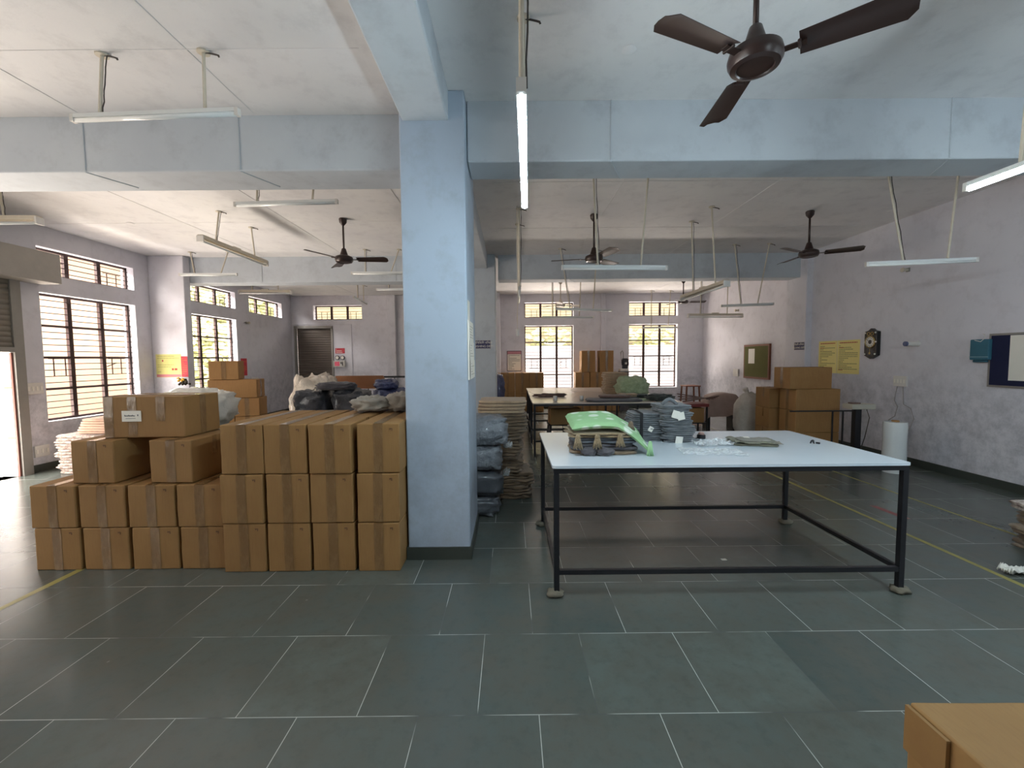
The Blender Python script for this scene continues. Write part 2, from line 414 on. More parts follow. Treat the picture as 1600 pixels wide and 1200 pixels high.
# ceiling joints left by the shuttering boards: thin raised plaster ridges
for k, (x, y0, y1) in enumerate(((-3.3, 4.25, 8.7), (-1.45, 4.25, 8.7), (-4.9, 4.25, 8.7), (1.35, 4.0, 8.7), (3.2, 4.0, 8.7), (-2.15, -1, 3.75), (-3.6, -1, 3.75), (-4.9, 9.2, 14), (1.0, 9.2, 14), (4.5, 9.2, 14))):
    b = MB(); pts = [(x + .02 * noise.noise(Vector((k, t * 3, 0))), y0 + (y1 - y0) * t / 14, ZC) for t in range(15)]
    b.tube(pts, .004, 5); struct('trim_3', b, M_CEIL)
for k, (x0, x1, y) in enumerate(((-.2, 5.9, 5.2), (-.2, 5.9, 7.0), (-7, -1, 6.6), (-7, -1, 3.0), (-.2, 5.9, 2.6), (-7, 6.2, 11.5))):
    b = MB(); b.tube([(x0 + (x1 - x0) * t / 14, y + .02 * noise.noise(Vector((k, t * 2, 5))), ZC) for t in range(15)], .005, 5); struct('trim_4', b, M_CEIL)

# windows
def window(n, axis, c, u0, u1, z0, z1, rows, cols=3, out=-1, grille=True):
    """steel window set in the outer part of the reveal"""
    fp = c + out * .17
    P = (lambda a, u, z: (a, u, z)) if axis == 0 else (lambda a, u, z: (u, a, z))
    def bx(mb, a0, a1, u0_, u1_, z0_, z1_):
        if axis == 0: mb.box(min(a0, a1), max(a0, a1), u0_, u1_, z0_, z1_)
        else: mb.box(u0_, u1_, min(a0, a1), max(a0, a1), z0_, z1_)
    f = MB(); W = .035
    bx(f, fp, fp + .04, u0, u0 + W, z0, z1); bx(f, fp, fp + .04, u1 - W, u1, z0, z1)
    bx(f, fp, fp + .04, u0, u1, z0, z0 + W); bx(f, fp, fp + .04, u0, u1, z1 - W, z1)
    for i in range(1, cols):
        u = u0 + (u1 - u0) * i / cols; bx(f, fp - .005, fp + .045, u - .034, u + .034, z0 + .001, z1 - .001)
    for j in range(1, rows):
        z = z0 + (z1 - z0) * j / rows; bx(f, fp - .002, fp + .042, u0 + .001, u1 - .001, z - .018, z + .018)
    o = struct('window_%d' % n, f, M_FRAME)
    g = MB(); a0, a1 = fp + out * -.06, fp + out * -.05
    nb = rows * 5 if rows > 1 else 5
    for j in range(1, nb):
        z = z0 + (z1 - z0) * j / nb; bx(g, a0, a1, u0 + .002, u1 - .002, z - .006, z + .006)
    # two little square loops worked into the grille
    zc = z0 + (z1 - z0) * (.42 if rows > 1 else .3); hh = .14 if rows > 1 else .11
    for fu in (.2, .8):
        uc = u0 + (u1 - u0) * fu
        for du in (-.09, .09): bx(g, a0, a1, uc + du - .007, uc + du + .007, zc - hh, zc + hh)
        bx(g, a0, a1, uc - .16, uc + .16, zc - hh - .005, zc - hh + .004); bx(g, a0, a1, uc - .16, uc + .16, zc + hh - .004, zc + hh + .005)
    g.build('grille', M_FRAME, o)
    p = MB(); a = fp + .02
    p.quad(P(a, u0, z0), P(a, u1, z0), P(a, u1, z1), P(a, u0, z1)); p.build('pane', M_GLASS, o)
    if rows > 1:
        h = MB(); u = u0 + (u1 - u0) * .70; zc2 = z0 + (z1 - z0) * .42; a = fp - out * .03
        h.cyl(P(a, u, zc2), P(a - out * .06, u + .12, zc2 + .06), .008, 6); h.build('stay_handle', M_FRAME, o)
k = 1
for (a, b) in LW:
    window(k, 0, XL, a, b, .73, 2.72, 4); window(k + 1, 0, XL, a, b, 3.0, 3.42, 1); k += 2
window(5, 0, XL, 11.86, 13.55, 2.97, 3.42, 1)
for i, (a, b, c_, d_) in enumerate(BW): window(6 + i, 1, YB, a, b, c_, d_, 4 if d_ - c_ > 1 else 1, out=1)
window(10, 1, YB, -6.42, -4.84, 2.96, 3.42, 1, out=1)
window(11, 0, XL, -2.4, -.4, .73, 3.2, 4); window(12, 0, XL, .2, 2.2, .73, 3.2, 4)  # unseen windows, added to let daylight into the near bay

# rolling shutters
def curtain(axis, a, u0, u1, z0, z1):
    mb = MB(); n = int((z1 - z0) / .075); P = (lambda q, u, z: (q, u, z)) if axis == 0 else (lambda q, u, z: (u, q, z))
    vs = []; st = 6
    for i in range(n * st + 1):
        z = z0 + (z1 - z0) * i / (n * st); q = a + .005 * abs(sin(pi * i / st)) * 2
        vs += [P(q, u0, z), P(q, u1, z)]
    fs = [(2 * i, 2 * i + 1, 2 * i + 3, 2 * i + 2) for i in range(n * st)]
    mb.add(vs, fs); return mb
d = MB(); d.box(XL + .001, XL + .06, 6.17, 6.30, 0, 2.9); d.box(XL - .02, XL + .10, 3.3, 3.42, 0, 2.9)
d1 = struct('door_1', d, M_GREYMETAL)
curtain(0, XL + .03, 3.42, 6.17, 1.86, 2.85).build('shutter_curtain', simple('grey_shutter_slats', (128, 122, 112), .45, .3), d1)
b = MB(); b.box(XL + .01, XL + .07, 3.42, 6.165, 1.80, 1.87); b.build('bottom_rail', M_GREYMETAL, d1)
b = MB(); b.box(XL, XL + .34, 3.2, 6.62, 2.83, 3.27); bevel(b.build('shutter_hood', simple('beige_hood_steel', (170, 164, 156), .5), d1), .01)
b = MB(); b.box(XL - .0, XL + .03, 6.145, 6.1695, 0, 1.79); b.build('red_edge_strip', simple('rusty_red_paint', (120, 72, 62), .6), d1)
b = MB(); b.box(XL - .235, XL - .002, 6.160, 6.1695, 0, 2.84); b.build('white_reveal', simple('white_limewash', (236, 236, 234), .7), d1)
b = MB(); b.box(XL - .12, XL - .01, 6.154, 6.1595, .55, .57); b.build('orange_mark', simple('rust_orange', (190, 120, 80), .7), d1)
b = MB(); b.box(XL - .12, XL - .01, 6.154, 6.1595, 1.28, 1.30); b.build('orange_mark', simple('rust_orange', (190, 120, 80), .7), d1)
d = MB(); d.box(-7.06, -7.0, YB - .03, YB + .06, 0, 2.72); d.box(-5.86, -5.80, YB - .03, YB + .06, 0, 2.72); d.box(-7.06, -5.80, YB - .03, YB + .06, 2.68, 2.76)
d2 = struct('door_2', d, M_GREYMETAL)
curtain(1, YB + .06, -7.0, -5.86, 0, 2.7).build('shutter_curtain', M_SHUT, d2)
for k, (x, y0, y1, z0) in enumerate(((-3.62, 3.776, 3.776, 3.28), (-2.3, 3.776, 3.776, 3.28), (.83, 3.596, 3.596, 3.26), (3.6, 3.596, 3.596, 3.26), (-5.0, 8.776, 8.776, 3.24), (-2.3, 8.776, 8.776, 3.24), (1.2, 8.776, 8.776, 3.25))):
    b = MB(); b.tube([(x + .006 * noise.noise(Vector((k, t, 0))), y0, z0 + (ZC - z0) * t / 8) for t in range(9)], .005, 5); b.tube([(x + .02 * t, y0 + .34 * t / 8, z0 - .012) for t in range(9)], .004, 5); struct('trim_7', b, M_BEAM)

# floor paint
for nm, x, y0, y1, m in (('trim_5', -3.44, 1.0, 13.5, M_YELLOWPAINT), ('trim_5', 3.64, 2.2, 13.5, M_YELLOWPAINT), ('trim_5', 4.60, 3.3, 13.5, M_YELLOWPAINT)):
    b = MB(); hw = .022 if x < 4 else .016; n = 40
    vs = []; 
    for i in range(n + 1):
        y = y0 + (y1 - y0) * i / n; wv = hw * (1 + .35 * noise.noise(Vector((x, y * 2, 0)))); vs += [(x - wv, y, .0012), (x + wv, y, .0012)]
    b.add(vs, [(2 * i, 2 * i + 1, 2 * i + 3, 2 * i + 2) for i in range(n)]); struct(nm, b, m)
b = MB(); b.add([(3.93, 4.62, .0012), (4.0, 4.60, .0012), (4.02, 4.22, .0012), (3.95, 4.24, .0012)], [(0, 1, 2, 3)]); struct('trim_6', b, M_REDPAINT)

# outdoors: ground, neighbouring walls, hedges
b = MB(); b.box(-14, XL - .3, -8, 22, -.2, -.02); b.box(XL - .3, 14, YB + .3, 22, -.2, -.02); struct('ground', b, M_GROUND)
b = MB(); b.box(-10.9, -10.6, 4.0, 12.4, -.02, 4.7); tag(b.build('neighbour_wall', M_CREAMWALL), 'cream plastered wall outside the left windows', 'wall', kind='structure')
b = MB(); b.box(-9.5, -9.3, 3.2, 8.4, -.02, 2.6); tag(b.build('passage_wall', M_WHITEWALL), 'sunlit white passage wall outside the left doorway', 'wall', kind='structure')
b = MB(); b.box(-3, 9, 19.4, 19.7, -.02, 2.2); tag(b.build('yard_wall', M_WHITEWALL), 'low white yard wall behind the back windows', 'wall', kind='structure')
def hedge(x0, x1, y0, y1, z0, z1, n, seed, label):
    rnd = random.Random(seed); mb = MB()
    for _ in range(n):
        c = Vector((rnd.uniform(x0, x1), rnd.uniform(y0, y1), rnd.uniform(z0, z1))); s_ = rnd.uniform(.14, .26)
        q = Matrix.Rotation(rnd.uniform(0, 6.3), 3, 'Z') @ Matrix.Rotation(rnd.uniform(-1.2, 1.2), 3, 'X')
        mb.add([c + q @ Vector(p) * s_ for p in ((-1, 0, 0), (-.4, .12, .4), (.4, .12, .4), (1, 0, 0), (.4, 0, -.4), (-.4, 0, -.4))], [(0, 1, 2, 3, 4, 5)])
    tag(mb.build('hedge', M_LEAF), label, 'hedge', kind='stuff')
b = MB(); b.box(-15, 11, 22.2, 22.5, -.02, 6.5); tag(b.build('neighbour_wall', simple('yellowish_plaster', (156, 144, 118), .8)), 'yellowish building wall far behind the back windows', 'wall', kind='structure')
hedge(-10.6, -9.6, 12.7, 19.5, 0, 5.2, 5200, 3, 'sunlit green foliage outside the left rear windows')
hedge(-1, 9, 20.2, 21, 0, 3.0, 1500, 5, 'sunlit yellow green foliage behind the yard wall')

# ------------------------------------------------------------------ tube lights
ZR = ZC
def tube_light(a, b, rods, label, kind='batten', lit=False, group=None, zt=None):
    """a, b: ends of the batten; rods: [((x,y) at the ceiling, t along the batten)]"""
    A, B = Vector(a), Vector(b); mid = (A + B) / 2; d = (B - A).normalized(); s_ = Vector((0, 0, 1)).cross(d).normalized()
    t = thing('tube_light', label, 'light', mid, 0, group)
    L_ = lambda p: Vector(p) - mid
    if kind == 'box':        # open steel channel with the tube slung below
        mb = MB()
        for q in (-1, 1): mb.bar(L_(A) + s_ * .035 * q, L_(B) + s_ * .035 * q, .008, .045)
        mb.bar(L_(A) + Vector((0, 0, .02)), L_(B) + Vector((0, 0, .02)), .07, .008)
        mb.build('channel', M_ROD, t)
        for p in (A, B):
            e = MB(); e.bar(L_(p) - s_ * .045 + Vector((0, 0, -.03)), L_(p) + s_ * .045 + Vector((0, 0, -.03)), .02, .08); e.build('end_holder', M_WHITEPL, t)
        m = MB(); m.cyl(L_(A) - Vector((0, 0, .055)), L_(B) - Vector((0, 0, .055)), .014, 12); m.build('tube', M_TUBEOFF, t, smooth=True)
        c = MB(); c.bar(L_(mid) + Vector((0, 0, .03)) - d * .08, L_(mid) + Vector((0, 0, .03)) + d * .08, .035, .03); c.build('choke', M_ROD, t)
    else:
        m = MB(); m.bar(L_(A) + Vector((0, 0, .012)), L_(B) + Vector((0, 0, .012)), .036, .026); m.build('batten', M_BATTEN, t)
        m = MB(); q = .02; m.cyl(L_(A) + d * q - Vector((0, 0, .012)), L_(B) - d * q - Vector((0, 0, .012)), .016, 12)
        m.build('tube', M_LIT if lit else M_TUBEOFF, t, smooth=True)
        for p, k_ in ((A, 1), (B, -1)):
            m = MB(); m.bar(L_(p) - d * .002 * k_ + Vector((0, 0, 0)), L_(p) + d * .022 * k_, .038, .05); m.build('end_cap', M_WHITEPL, t)
    for i, ((x, y), u) in enumerate(rods):
        p = A + (B - A) * u + Vector((0, 0, .03)); top = Vector((x, y, ZR))
        r = MB(); r.cyl(L_(p), L_(top), .011, 8); r.cyl(L_(top) - Vector((0, 0, .012)), L_(top), .04, 12)
        r.build('rod', M_ROD, t)
        if i == 0:
            wv = MB(); pts = [L_(top) + Vector((.02 * sin(j), .015 * cos(j * 1.7), -(top - p).length * j / 12 * .97)) * 1.0 for j in range(0)]
            q0 = L_(top) + Vector((.03, 0, -.01)); q1 = L_(p) + Vector((.02, 0, 0))
            pts = [q0.lerp(q1, j / 10) + Vector((.003 * sin(j * 1.9), .003 * cos(j * 2.3), 0)) for j in range(11)]
            wv.tube(pts, .004, 5); wv.build('cable', M_WIRE, t)
        lp = MB(); pts = [L_(top) + Vector((.05 * sin(v), .0, -.005 - .03 * sin(v * .5) )) + Vector((.09 * v / 3, 0, 0)) for v in (0, .6, 1.2, 1.8, 2.4, 3)]
        lp.tube(pts, .006, 5); lp.build('ceiling_hook', M_WIRE, t)
    return t
TL = tube_light
TL((-2.99, 3.05, 3.315), (-1.83, 3.02, 3.335), [((-2.75, 3.04), .17), ((-2.05, 3.02), .80)], 'unlit white tube light nearest the camera under the left ceiling bay')
TL((-3.05, 4.88, 3.38), (-1.88, 4.81, 3.38), [((-2.77, 4.86), .22), ((-2.12, 4.82), .76)], 'unlit white tube light just behind the left cross beam')
TL((-4.10, 5.80, 3.30), (-4.10, 7.32, 3.30), [((-4.05, 6.12), .2), ((-4.04, 6.85), .8)], 'cream channel tube light pointing into the room between the left fan and window', 'box')
TL((-6.31, 8.31, 3.30), (-5.23, 8.35, 3.30), [((-6.10, 8.34), .26), ((-5.38, 8.34), .72)], 'thin white tube light in front of the far left beam, nearest the left wall')
TL((-3.03, 8.30, 3.30), (-1.95, 8.34, 3.30), [((-2.74, 8.25), .25), ((-2.10, 8.27), .7)], 'thin white tube light in front of the far left beam, half behind the column')
TL((-6.30, 10.1, 3.27), (-5.15, 10.2, 3.27), [((-6.0, 10.1), .25), ((-5.4, 10.2), .75)], 'cream channel tube light behind the far beam by the left windows', 'box')
TL((-4.05, 11.2, 3.27), (-4.17, 12.6, 3.27), [((-4.05, 11.5), .3), ((-4.12, 12.2), .75)], 'slanting tube light near the small window above the brown shutter')
TL((-3.10, 10.05, 3.27), (-1.95, 10.05, 3.27), [((-2.8, 10.05), .25), ((-2.2, 10.05), .75)], 'small white tube light at the far left, cut off by the column')
TL((-6.50, 4.92, 3.27), (-5.30, 4.95, 3.27), [((-5.72, 4.94), .68), ((-6.3, 4.93), .2)], 'cream channel tube light at the left edge above the shutter hood', 'box')
TL((.047, 1.63, 2.65), (.10, 2.87, 2.65), [((.055, 1.72), .06), ((.095, 2.75), .92)], 'brightly lit tube light hanging beside the column, pointing into the room', lit=True)
TL((.58, 4.86, 2.66), (1.78, 4.93, 2.66), [((.93, 4.88), .34), ((1.56, 4.92), .75)], 'pale unlit tube light in front of the middle ceiling fan')
TL((2.79, 1.40, 2.66), (2.77, 2.66, 2.66), [((2.79, 1.6), .15), ((2.78, 2.35), .78)], 'brightly lit tube light at the upper right edge, slanting towards the wall', lit=True)
TL((3.96, 4.83, 2.66), (5.02, 4.66, 2.665), [((4.10, 4.78), .34), ((4.82, 4.70), .74)], 'pale unlit tube light hanging before the right wall above the clock')
TL((2.87, 7.20, 2.65), (2.89, 5.78, 2.65), [((2.80, 6.72), .28), ((2.81, 6.08), .78)], 'cream channel tube light slanting towards the camera right of the far windows', 'box')
TL((4.17, 8.55, 2.65), (5.10, 8.36, 2.66), [((4.18, 8.1), .38), ((4.80, 8.05), .70)], 'thin tube light on splayed rods in front of the right wall pilaster')
TL((.92, 8.80, 2.65), (2.12, 9.0, 2.63), [((.96, 8.3), .25), ((1.68, 8.4), .66)], 'thin tube light crossing the top of the far left tall window')
TL((.133, 6.05, 2.63), (.15, 7.55, 2.63), [((.132, 6.1), .06), ((.127, 6.8), .55)], 'tube light seen end-on just right of the column')
TL((4.10, 9.95, 2.62), (5.38, 10.02, 2.62), [((4.40, 9.95), .22), ((5.02, 9.98), .72)], 'cream channel tube light hanging level in the far right bay', 'box')
TL((.74, 10.08, 2.60), (1.96, 10.15, 2.60), [((.98, 10.1), .2), ((1.66, 10.12), .72)], 'thin tube light hanging across the far left tall window, lower one')
TL((4.14, 13.55, 2.58), (5.28, 13.6, 2.58), [((4.40, 13.5), .25), ((5.02, 13.55), .73)], 'thin tube light right in front of the far right window')
TL((-5.2, -.6, 3.1), (-5.2, -1.8, 3.1), [((-5.2, -.8), .2), ((-5.2, -1.6), .8)], 'lit tube light behind the camera on the left', lit=True) if False else None
TL((2.3, -1.2, 2.66), (3.5, -1.2, 2.66), [((2.6, -1.2), .25), ((3.2, -1.2), .75)], 'added unseen fill tube light behind the camera on the right', lit=True)  # out of view, added to brighten the foreground
TL((4.2, .3, 2.66), (5.4, .3, 2.66), [((4.5, .3), .25), ((5.1, .3), .75)], 'added unseen fill tube light level with the camera near the right wall', lit=True)  # also added outside the view, lifts the right wall and foreground

# ceiling fans
def fan(loc, ang, R, label, drop=None, mat=M_FAN):
    t = thing('ceiling_fan', label, 'ceiling fan', loc, 0, 'ceiling fans')
    top = ZC - loc[2]
    m = MB(); m.cyl((0, 0, .10), (0, 0, top - .03), .014, 12); m.build('down_rod', mat, t, smooth=True)
    m = MB(); m.lathe([(.018, top - .10), (.05, top - .06), (.058, top - .01), (.05, top)], n=20); m.build('canopy', mat, t, auto=True)
    m = MB(); m.lathe([(.05, .045), (.058, .06), (.045, .10), (.03, .15), (.018, .16)], n=24); m.build('lower_canopy', mat, t, auto=True)
    m = MB(); m.lathe([(.03, -.05), (.085, -.045), (.09, -.052), (.115, -.045), (.128, -.02), (.13, .0), (.122, .03), (.08, .052), (.03, .06)], n=40); m.build('motor_housing', mat, t, auto=True)
    for k_ in range(3):
        a = rad(ang + 120 * k_); Mz = Matrix.Rotation(a, 4, 'Z')
        m = MB(); m.box(.11, .22, -.02, .02, -.012, -.006, Mz); m.cyl(Mz @ Vector((.19, -.03, -.009)), Mz @ Vector((.19, .03, -.009)), .008, 8)
        br = m.build('blade_bracket', mat, t)
        b = MB(); vs = []; n = 14
        for i in range(n + 1):
            u = i / n; x = .19 + (R - .19) * u; wl = .068 + .02 * u - (.04 * max(0, u - .93) / .07); tw = rad(-13)
            for (yy, zz) in ((-wl, 0), (-wl * .4, .009), (wl * .5, .010), (wl, 0)):
                vs.append(Mz @ Vector((x, yy * cos(tw), zz + yy * sin(tw) - .004)))
            for (yy, zz) in ((wl, -.003), (wl * .5, .006), (-wl * .4, .005), (-wl, -.003)):
                vs.append(Mz @ Vector((x, yy * cos(tw), zz + yy * sin(tw) - .004)))
        fs = [(i * 8 + j, i * 8 + (j + 1) % 8, (i + 1) * 8 + (j + 1) % 8, (i + 1) * 8 + j) for i in range(n) for j in range(8)]
        fs += [tuple(range(8))[::-1], tuple(range(n * 8, n * 8 + 8))]
        b.add(vs, fs); b.build('blade', mat, t, auto=True)
    return t
fan((1.26, 2.28, 3.17), 84, .62, 'large dark brown ceiling fan nearest the camera, at upper right')
fan((-2.46, 6.47, 3.14), 2, .64, 'dark brown ceiling fan left of the column')
fan((1.23, 6.37, 3.10), 47, .62, 'dark brown ceiling fan in the middle, behind a pale tube light')
fan((4.33, 6.3, 3.13), 90, .64, 'dark brown ceiling fan near the right wall')
M_FAN2 = simple('cream_fan_enamel', (190, 180, 168), .35)
fan((1.36, 11.7, 3.08), 20, .60, 'pale ceiling fan far away in front of the left far window', mat=M_FAN2)
fan((4.68, 11.7, 3.14), -5, .60, 'dark ceiling fan far away above the right far window')

# ceiling junction box covers
for i, (x, y, l) in enumerate(((.82, 3.03, 'round ceiling cover plate left of the nearest fan'), (1.45, 3.02, 'round ceiling cover plate close behind the nearest fan'), (-5.7, 6.6, 'round ceiling cover plate high above the first left window'), (5.5, 6.3, 'round ceiling cover plate near the right wall'))):
    m = MB(); m.lathe([(.048, 0), (.05, -.003), (.044, -.008), (.02, -.010)], (x, y, ZC), 24); tag(m.build('ceiling_cover', M_CEIL, auto=True), l, 'cover plate', 'round ceiling cover plates')
m = MB(); m.tube([(.105, 6.0, ZC), (.10, 6.02, 3.2), (.11, 6.04, 2.5), (.095, 6.03, 2.2), (.10, 6.03, 2.02)], .006, 6); o = m.build('hanging_switch', M_ROD)
tag(o, 'cream pull-switch cord hanging right of the column', 'switch'); m = MB(); m.cyl((.10, 6.03, 1.96), (.10, 6.03, 2.06), .022, 10); m.build('switch_body', M_WHITEPL, o)

# ------------------------------------------------------------------ cartons
def carton_proto(sx, sy, sz, seed, mat=M_CARD, tape='y', extra=False):
    """origin at base centre; returns [(name, mesh, mat)] of body and tape"""
    rnd = random.Random(seed); mb = MB(); n = 6
    def surf(u, v, w_):
        p = Vector((u * sx / 2, v * sy / 2, sz / 2 + w_ * sz / 2))
        bul = .003
        k_ = Vector((seed * 3.1, 0, 0))
        p.x += u * bul * (1 - v * v) * (1 - w_ * w_) + .003 * noise.noise(Vector((v * 1.5, w_ * 1.5, u)) + k_)
        p.y += v * bul * (1 - u * u) * (1 - w_ * w_) + .003 * noise.noise(Vector((u * 1.5, w_ * 1.5, v)) + k_)
        if w_ > 0: p.z += w_ * (.003 * (1 - u * u) * (1 - v * v)) - .004 * abs(noise.noise(Vector((u, v, seed))))
        return p
    for ax in range(3):
        for sgn in (-1, 1):
            base = len(mb.v)
            for i in range(n + 1):
                for j in range(n + 1):
                    a, b = i / n * 2 - 1, j / n * 2 - 1
                    c = [0, 0, 0]; c[ax] = sgn; c[(ax + 1) % 3] = a; c[(ax + 2) % 3] = b
                    mb.v.append(tuple(surf(*c)))
            for i in range(n):
                for j in range(n):
                    q = [base + i * (n + 1) + j, base + (i + 1) * (n + 1) + j, base + (i + 1) * (n + 1) + j + 1, base + i * (n + 1) + j + 1]
                    mb.f.append(tuple(q if sgn > 0 else q[::-1]))
    return mb, surf
PROTO = {}
def carton(size, seed, loc, rz, label, group, mat=M_CARD, tape='y', label_card=False, cat='box', marks=True):
    key = (size, seed, mat.name, tape, label_card, marks)
    if key in PROTO: return dup(PROTO[key], loc, rz, label, group)
    sx, sy, sz = size; mb, surf = carton_proto(sx, sy, sz, seed, mat)
    t = thing('carton', label, cat, loc, rz, group)
    o = mb.build('carton_body', mat, t)
    bm = bmesh.new(); bm.from_mesh(o.data); bmesh.ops.remove_doubles(bm, verts=bm.verts, dist=.0004); bm.to_mesh(o.data); bm.free()
    for p in o.data.polygons: p.use_smooth = True
    try: o.data.set_sharp_from_angle(angle=rad(40))
    except Exception: pass
    bevel(o, .007, 2)
    # tape along the top seam and down both ends
    tp = MB(); e = .0022; hw = .036
    def strip(fn, N=10):
        vs = [];
        for i in range(N + 1):
            a, b = fn(i / N); vs += [a, b]
        tp.add(vs, [(2 * i, 2 * i + 1, 2 * i + 3, 2 * i + 2) for i in range(N)])
    def across(c, q, up, us):     # us: horizontal unit positions of the strip edges
        pass
    if tape == 'y':
        fu = hw / (sx / 2); sk = .12 * noise.noise(Vector((seed, 1, 1)))
        P = lambda u, v, w_, off: tuple(surf(u, v, w_) + Vector(off))
        strip(lambda s_: (P(-fu + sk * .3, 2 * s_ - 1, 1, (0, 0, e)), P(fu + sk * .3, 2 * s_ - 1, 1, (0, 0, e))))
        for v in (-1, 1): strip(lambda s_: (P(-fu + sk * .3, v, 1 - 1.98 * s_, (0, v * e, 0)), P(fu + sk * .3, v, 1 - 1.98 * s_, (0, v * e, 0))))
        if extra_tape(seed):
            for u in (-1, 1): strip(lambda s_: (P(u, -.25, 1 - .9 * s_, (u * e, 0, 0)), P(u, -.08, 1 - .9 * s_, (u * e, 0, 0))))
    else:
        P = lambda u, v, w_, off: tuple(surf(u, v, w_) + Vector(off))
        fv = hw / (sy / 2)
        strip(lambda s_: (P(2 * s_ - 1, -fv, 1, (0, 0, e)), P(2 * s_ - 1, fv, 1, (0, 0, e))))
        for u in (-1, 1): strip(lambda s_: (P(u, -fv, 1 - 1.98 * s_, (u * e, 0, 0)), P(u, fv, 1 - 1.98 * s_, (u * e, 0, 0))))
        for uc in ((-.86, -.28, .42) if label_card else ()):
            h = hw / (sx / 2); strip(lambda s_: (P(uc - h, -1, 1 - (1.98 if uc != .42 else 1.2) * s_, (0, -e, 0)), P(uc + h, -1, 1 - (1.98 if uc != .42 else 1.2) * s_, (0, -e, 0))))
    tp.build('tape', M_TAPE, t)
    if marks:
        k_ = MB()
        y = surf(.7, -1, .8).y - .0035
        for dx, dz, w_, h_ in ((0, 0, .022, .006), (.008, -.010, .006, .014), (-.006, -.006, .005, .006)):
            x = .62 * sx / 2 + dx; z = sz * .9 + dz; k_.box(x - w_ / 2, x + w_ / 2, y, y + .001, z - h_ / 2, z + h_ / 2)
        k_.build('printed_mark', simple('brown_print_ink', (92, 62, 40), .7), t)
    if label_card:
        y = surf(-.3, -1, 0).y - .006; x0 = -.17
        l = MB(); l.box(x0, x0 + .155, y - .001, y, sz * .40, sz * .40 + .088); lo = l.build('shipping_label', M_PAPER, t)
        l = MB()
        for i_ in range(11): l.box(x0 + .022 + i_ * .0078, x0 + .027 + i_ * .0078, y - .0016, y - .001, sz * .40 + .042, sz * .40 + (.05 if i_ % 4 else .055))
        l.box(x0 + .125, x0 + .132, y - .0016, y - .001, sz * .40 + .044, sz * .40 + .058)
        l.box(x0 + .03, x0 + .11, y - .0016, y - .001, sz * .40 + .024, sz * .40 + .027)
        l.build('lettering', simple('dark_label_ink', (60, 60, 70), .7), lo)
    PROTO[key] = t
    return t
def extra_tape(seed): return seed % 2 == 0
# tall block of twelve long cartons, three layers of four
LAY = ['bottom', 'middle', 'top']; CN = ['leftmost', 'second from left', 'third from left', 'rightmost']
for j in range(3):
    for i in range(4):
        rnd = random.Random(j * 10 + i)
        x = -2.245 + .342 * i + .166 + rnd.uniform(-.006, .006) + (.02 if i == 3 else 0) - (.01 if (i == 0 and j < 2) else 0)
        carton((.325, .93, .383), (j * 4 + i) % 5, (x, 3.255 + .468 + rnd.uniform(-.01, .012), .388 * j + .0005), rad(rnd.uniform(-.5, .5)),
               'long carton of the tall block by the column, %s layer, %s' % (LAY[j], CN[i]), 'long cartons stacked beside the column', M_CARD)
# stepped pile
for j in range(2):
    for i in range(4):
        rnd = random.Random(50 + j * 10 + i)
        carton((.358, .60, .338), 5 + (j * 4 + i) % 4, (-3.79 + .385 * i + .19 + (-.015 if j else 0), 3.325 + .30, .341 * j + .0005), rad(rnd.uniform(-.8, .8)),
               'carton of the stepped pile at left, %s, %s' % (['floor row', 'second row'][j], CN[i]), 'cartons in the stepped pile at left')
carton((.345, .60, .34), 9, (-3.35 + .03, 3.37 + .30, .685), rad(-1), 'brown carton on the third row of the stepped pile, left one', 'cartons in the stepped pile at left')
carton((.345, .60, .34), 10, (-2.70 + .01, 3.37 + .30, .685), rad(-3), 'brown carton on the third row of the stepped pile, against the tall block', 'cartons in the stepped pile at left')
carton((.65, .43, .335), 21, (-3.0, 3.485 + .215, 1.029), rad(1), 'wide brown carton with white label on top of the stepped pile', 'cartons in the stepped pile at left', M_CARD, 'x', True, marks=False)
# stack by the left far window
for j in range(4):
    if j < 3:
        for i in range(2):
            carton((.40, .40, .325), 11, (-5.16 + .41 * i * cos(rad(12)), 7.75 + .41 * i * sin(rad(12)) , .33 * j + .0005), rad(12), 'brown carton by the second left window, %s row, %s side' % (['floor', 'second', 'third'][j], ['left', 'right'][i]), 'cartons stacked by the second left window', M_CARD2, marks=False)
    else:
        carton((.78, .40, .325), 12, (-4.97, 7.78, .33 * 3), rad(12), 'long brown carton, second from top in the stack by the left window', 'cartons stacked by the second left window', M_CARD2, 'x', marks=False)
carton((.45, .42, .325), 13, (-5.10, 7.72, .33 * 4), rad(20), 'single brown carton topping the stack by the second left window', 'cartons stacked by the second left window', M_CARD2, marks=False)
# right wall stack
for j in range(4):
    sx = .70 if j == 3 else .74
    carton((sx, .44, .362), 14 + (j == 3), ((4.65 + .35) if j == 3 else 5.13, 7.12 + .22, .3655 * j + .0005), 0, 'wide brown carton at the right wall, %s of four' % ['lowest', 'second from floor', 'third from floor', 'topmost'][j], 'wide cartons stacked at the right wall', M_CARD2, 'x', marks=False)
for j in range(3):
    carton((.46, .43, .357), 16, (4.86, 7.86, .360 * j + .0005), 0, 'small brown carton left of the wide right stack, %s of three' % ['lowest', 'middle', 'topmost'][j], 'small cartons beside the right stack', M_CARD2, marks=False)
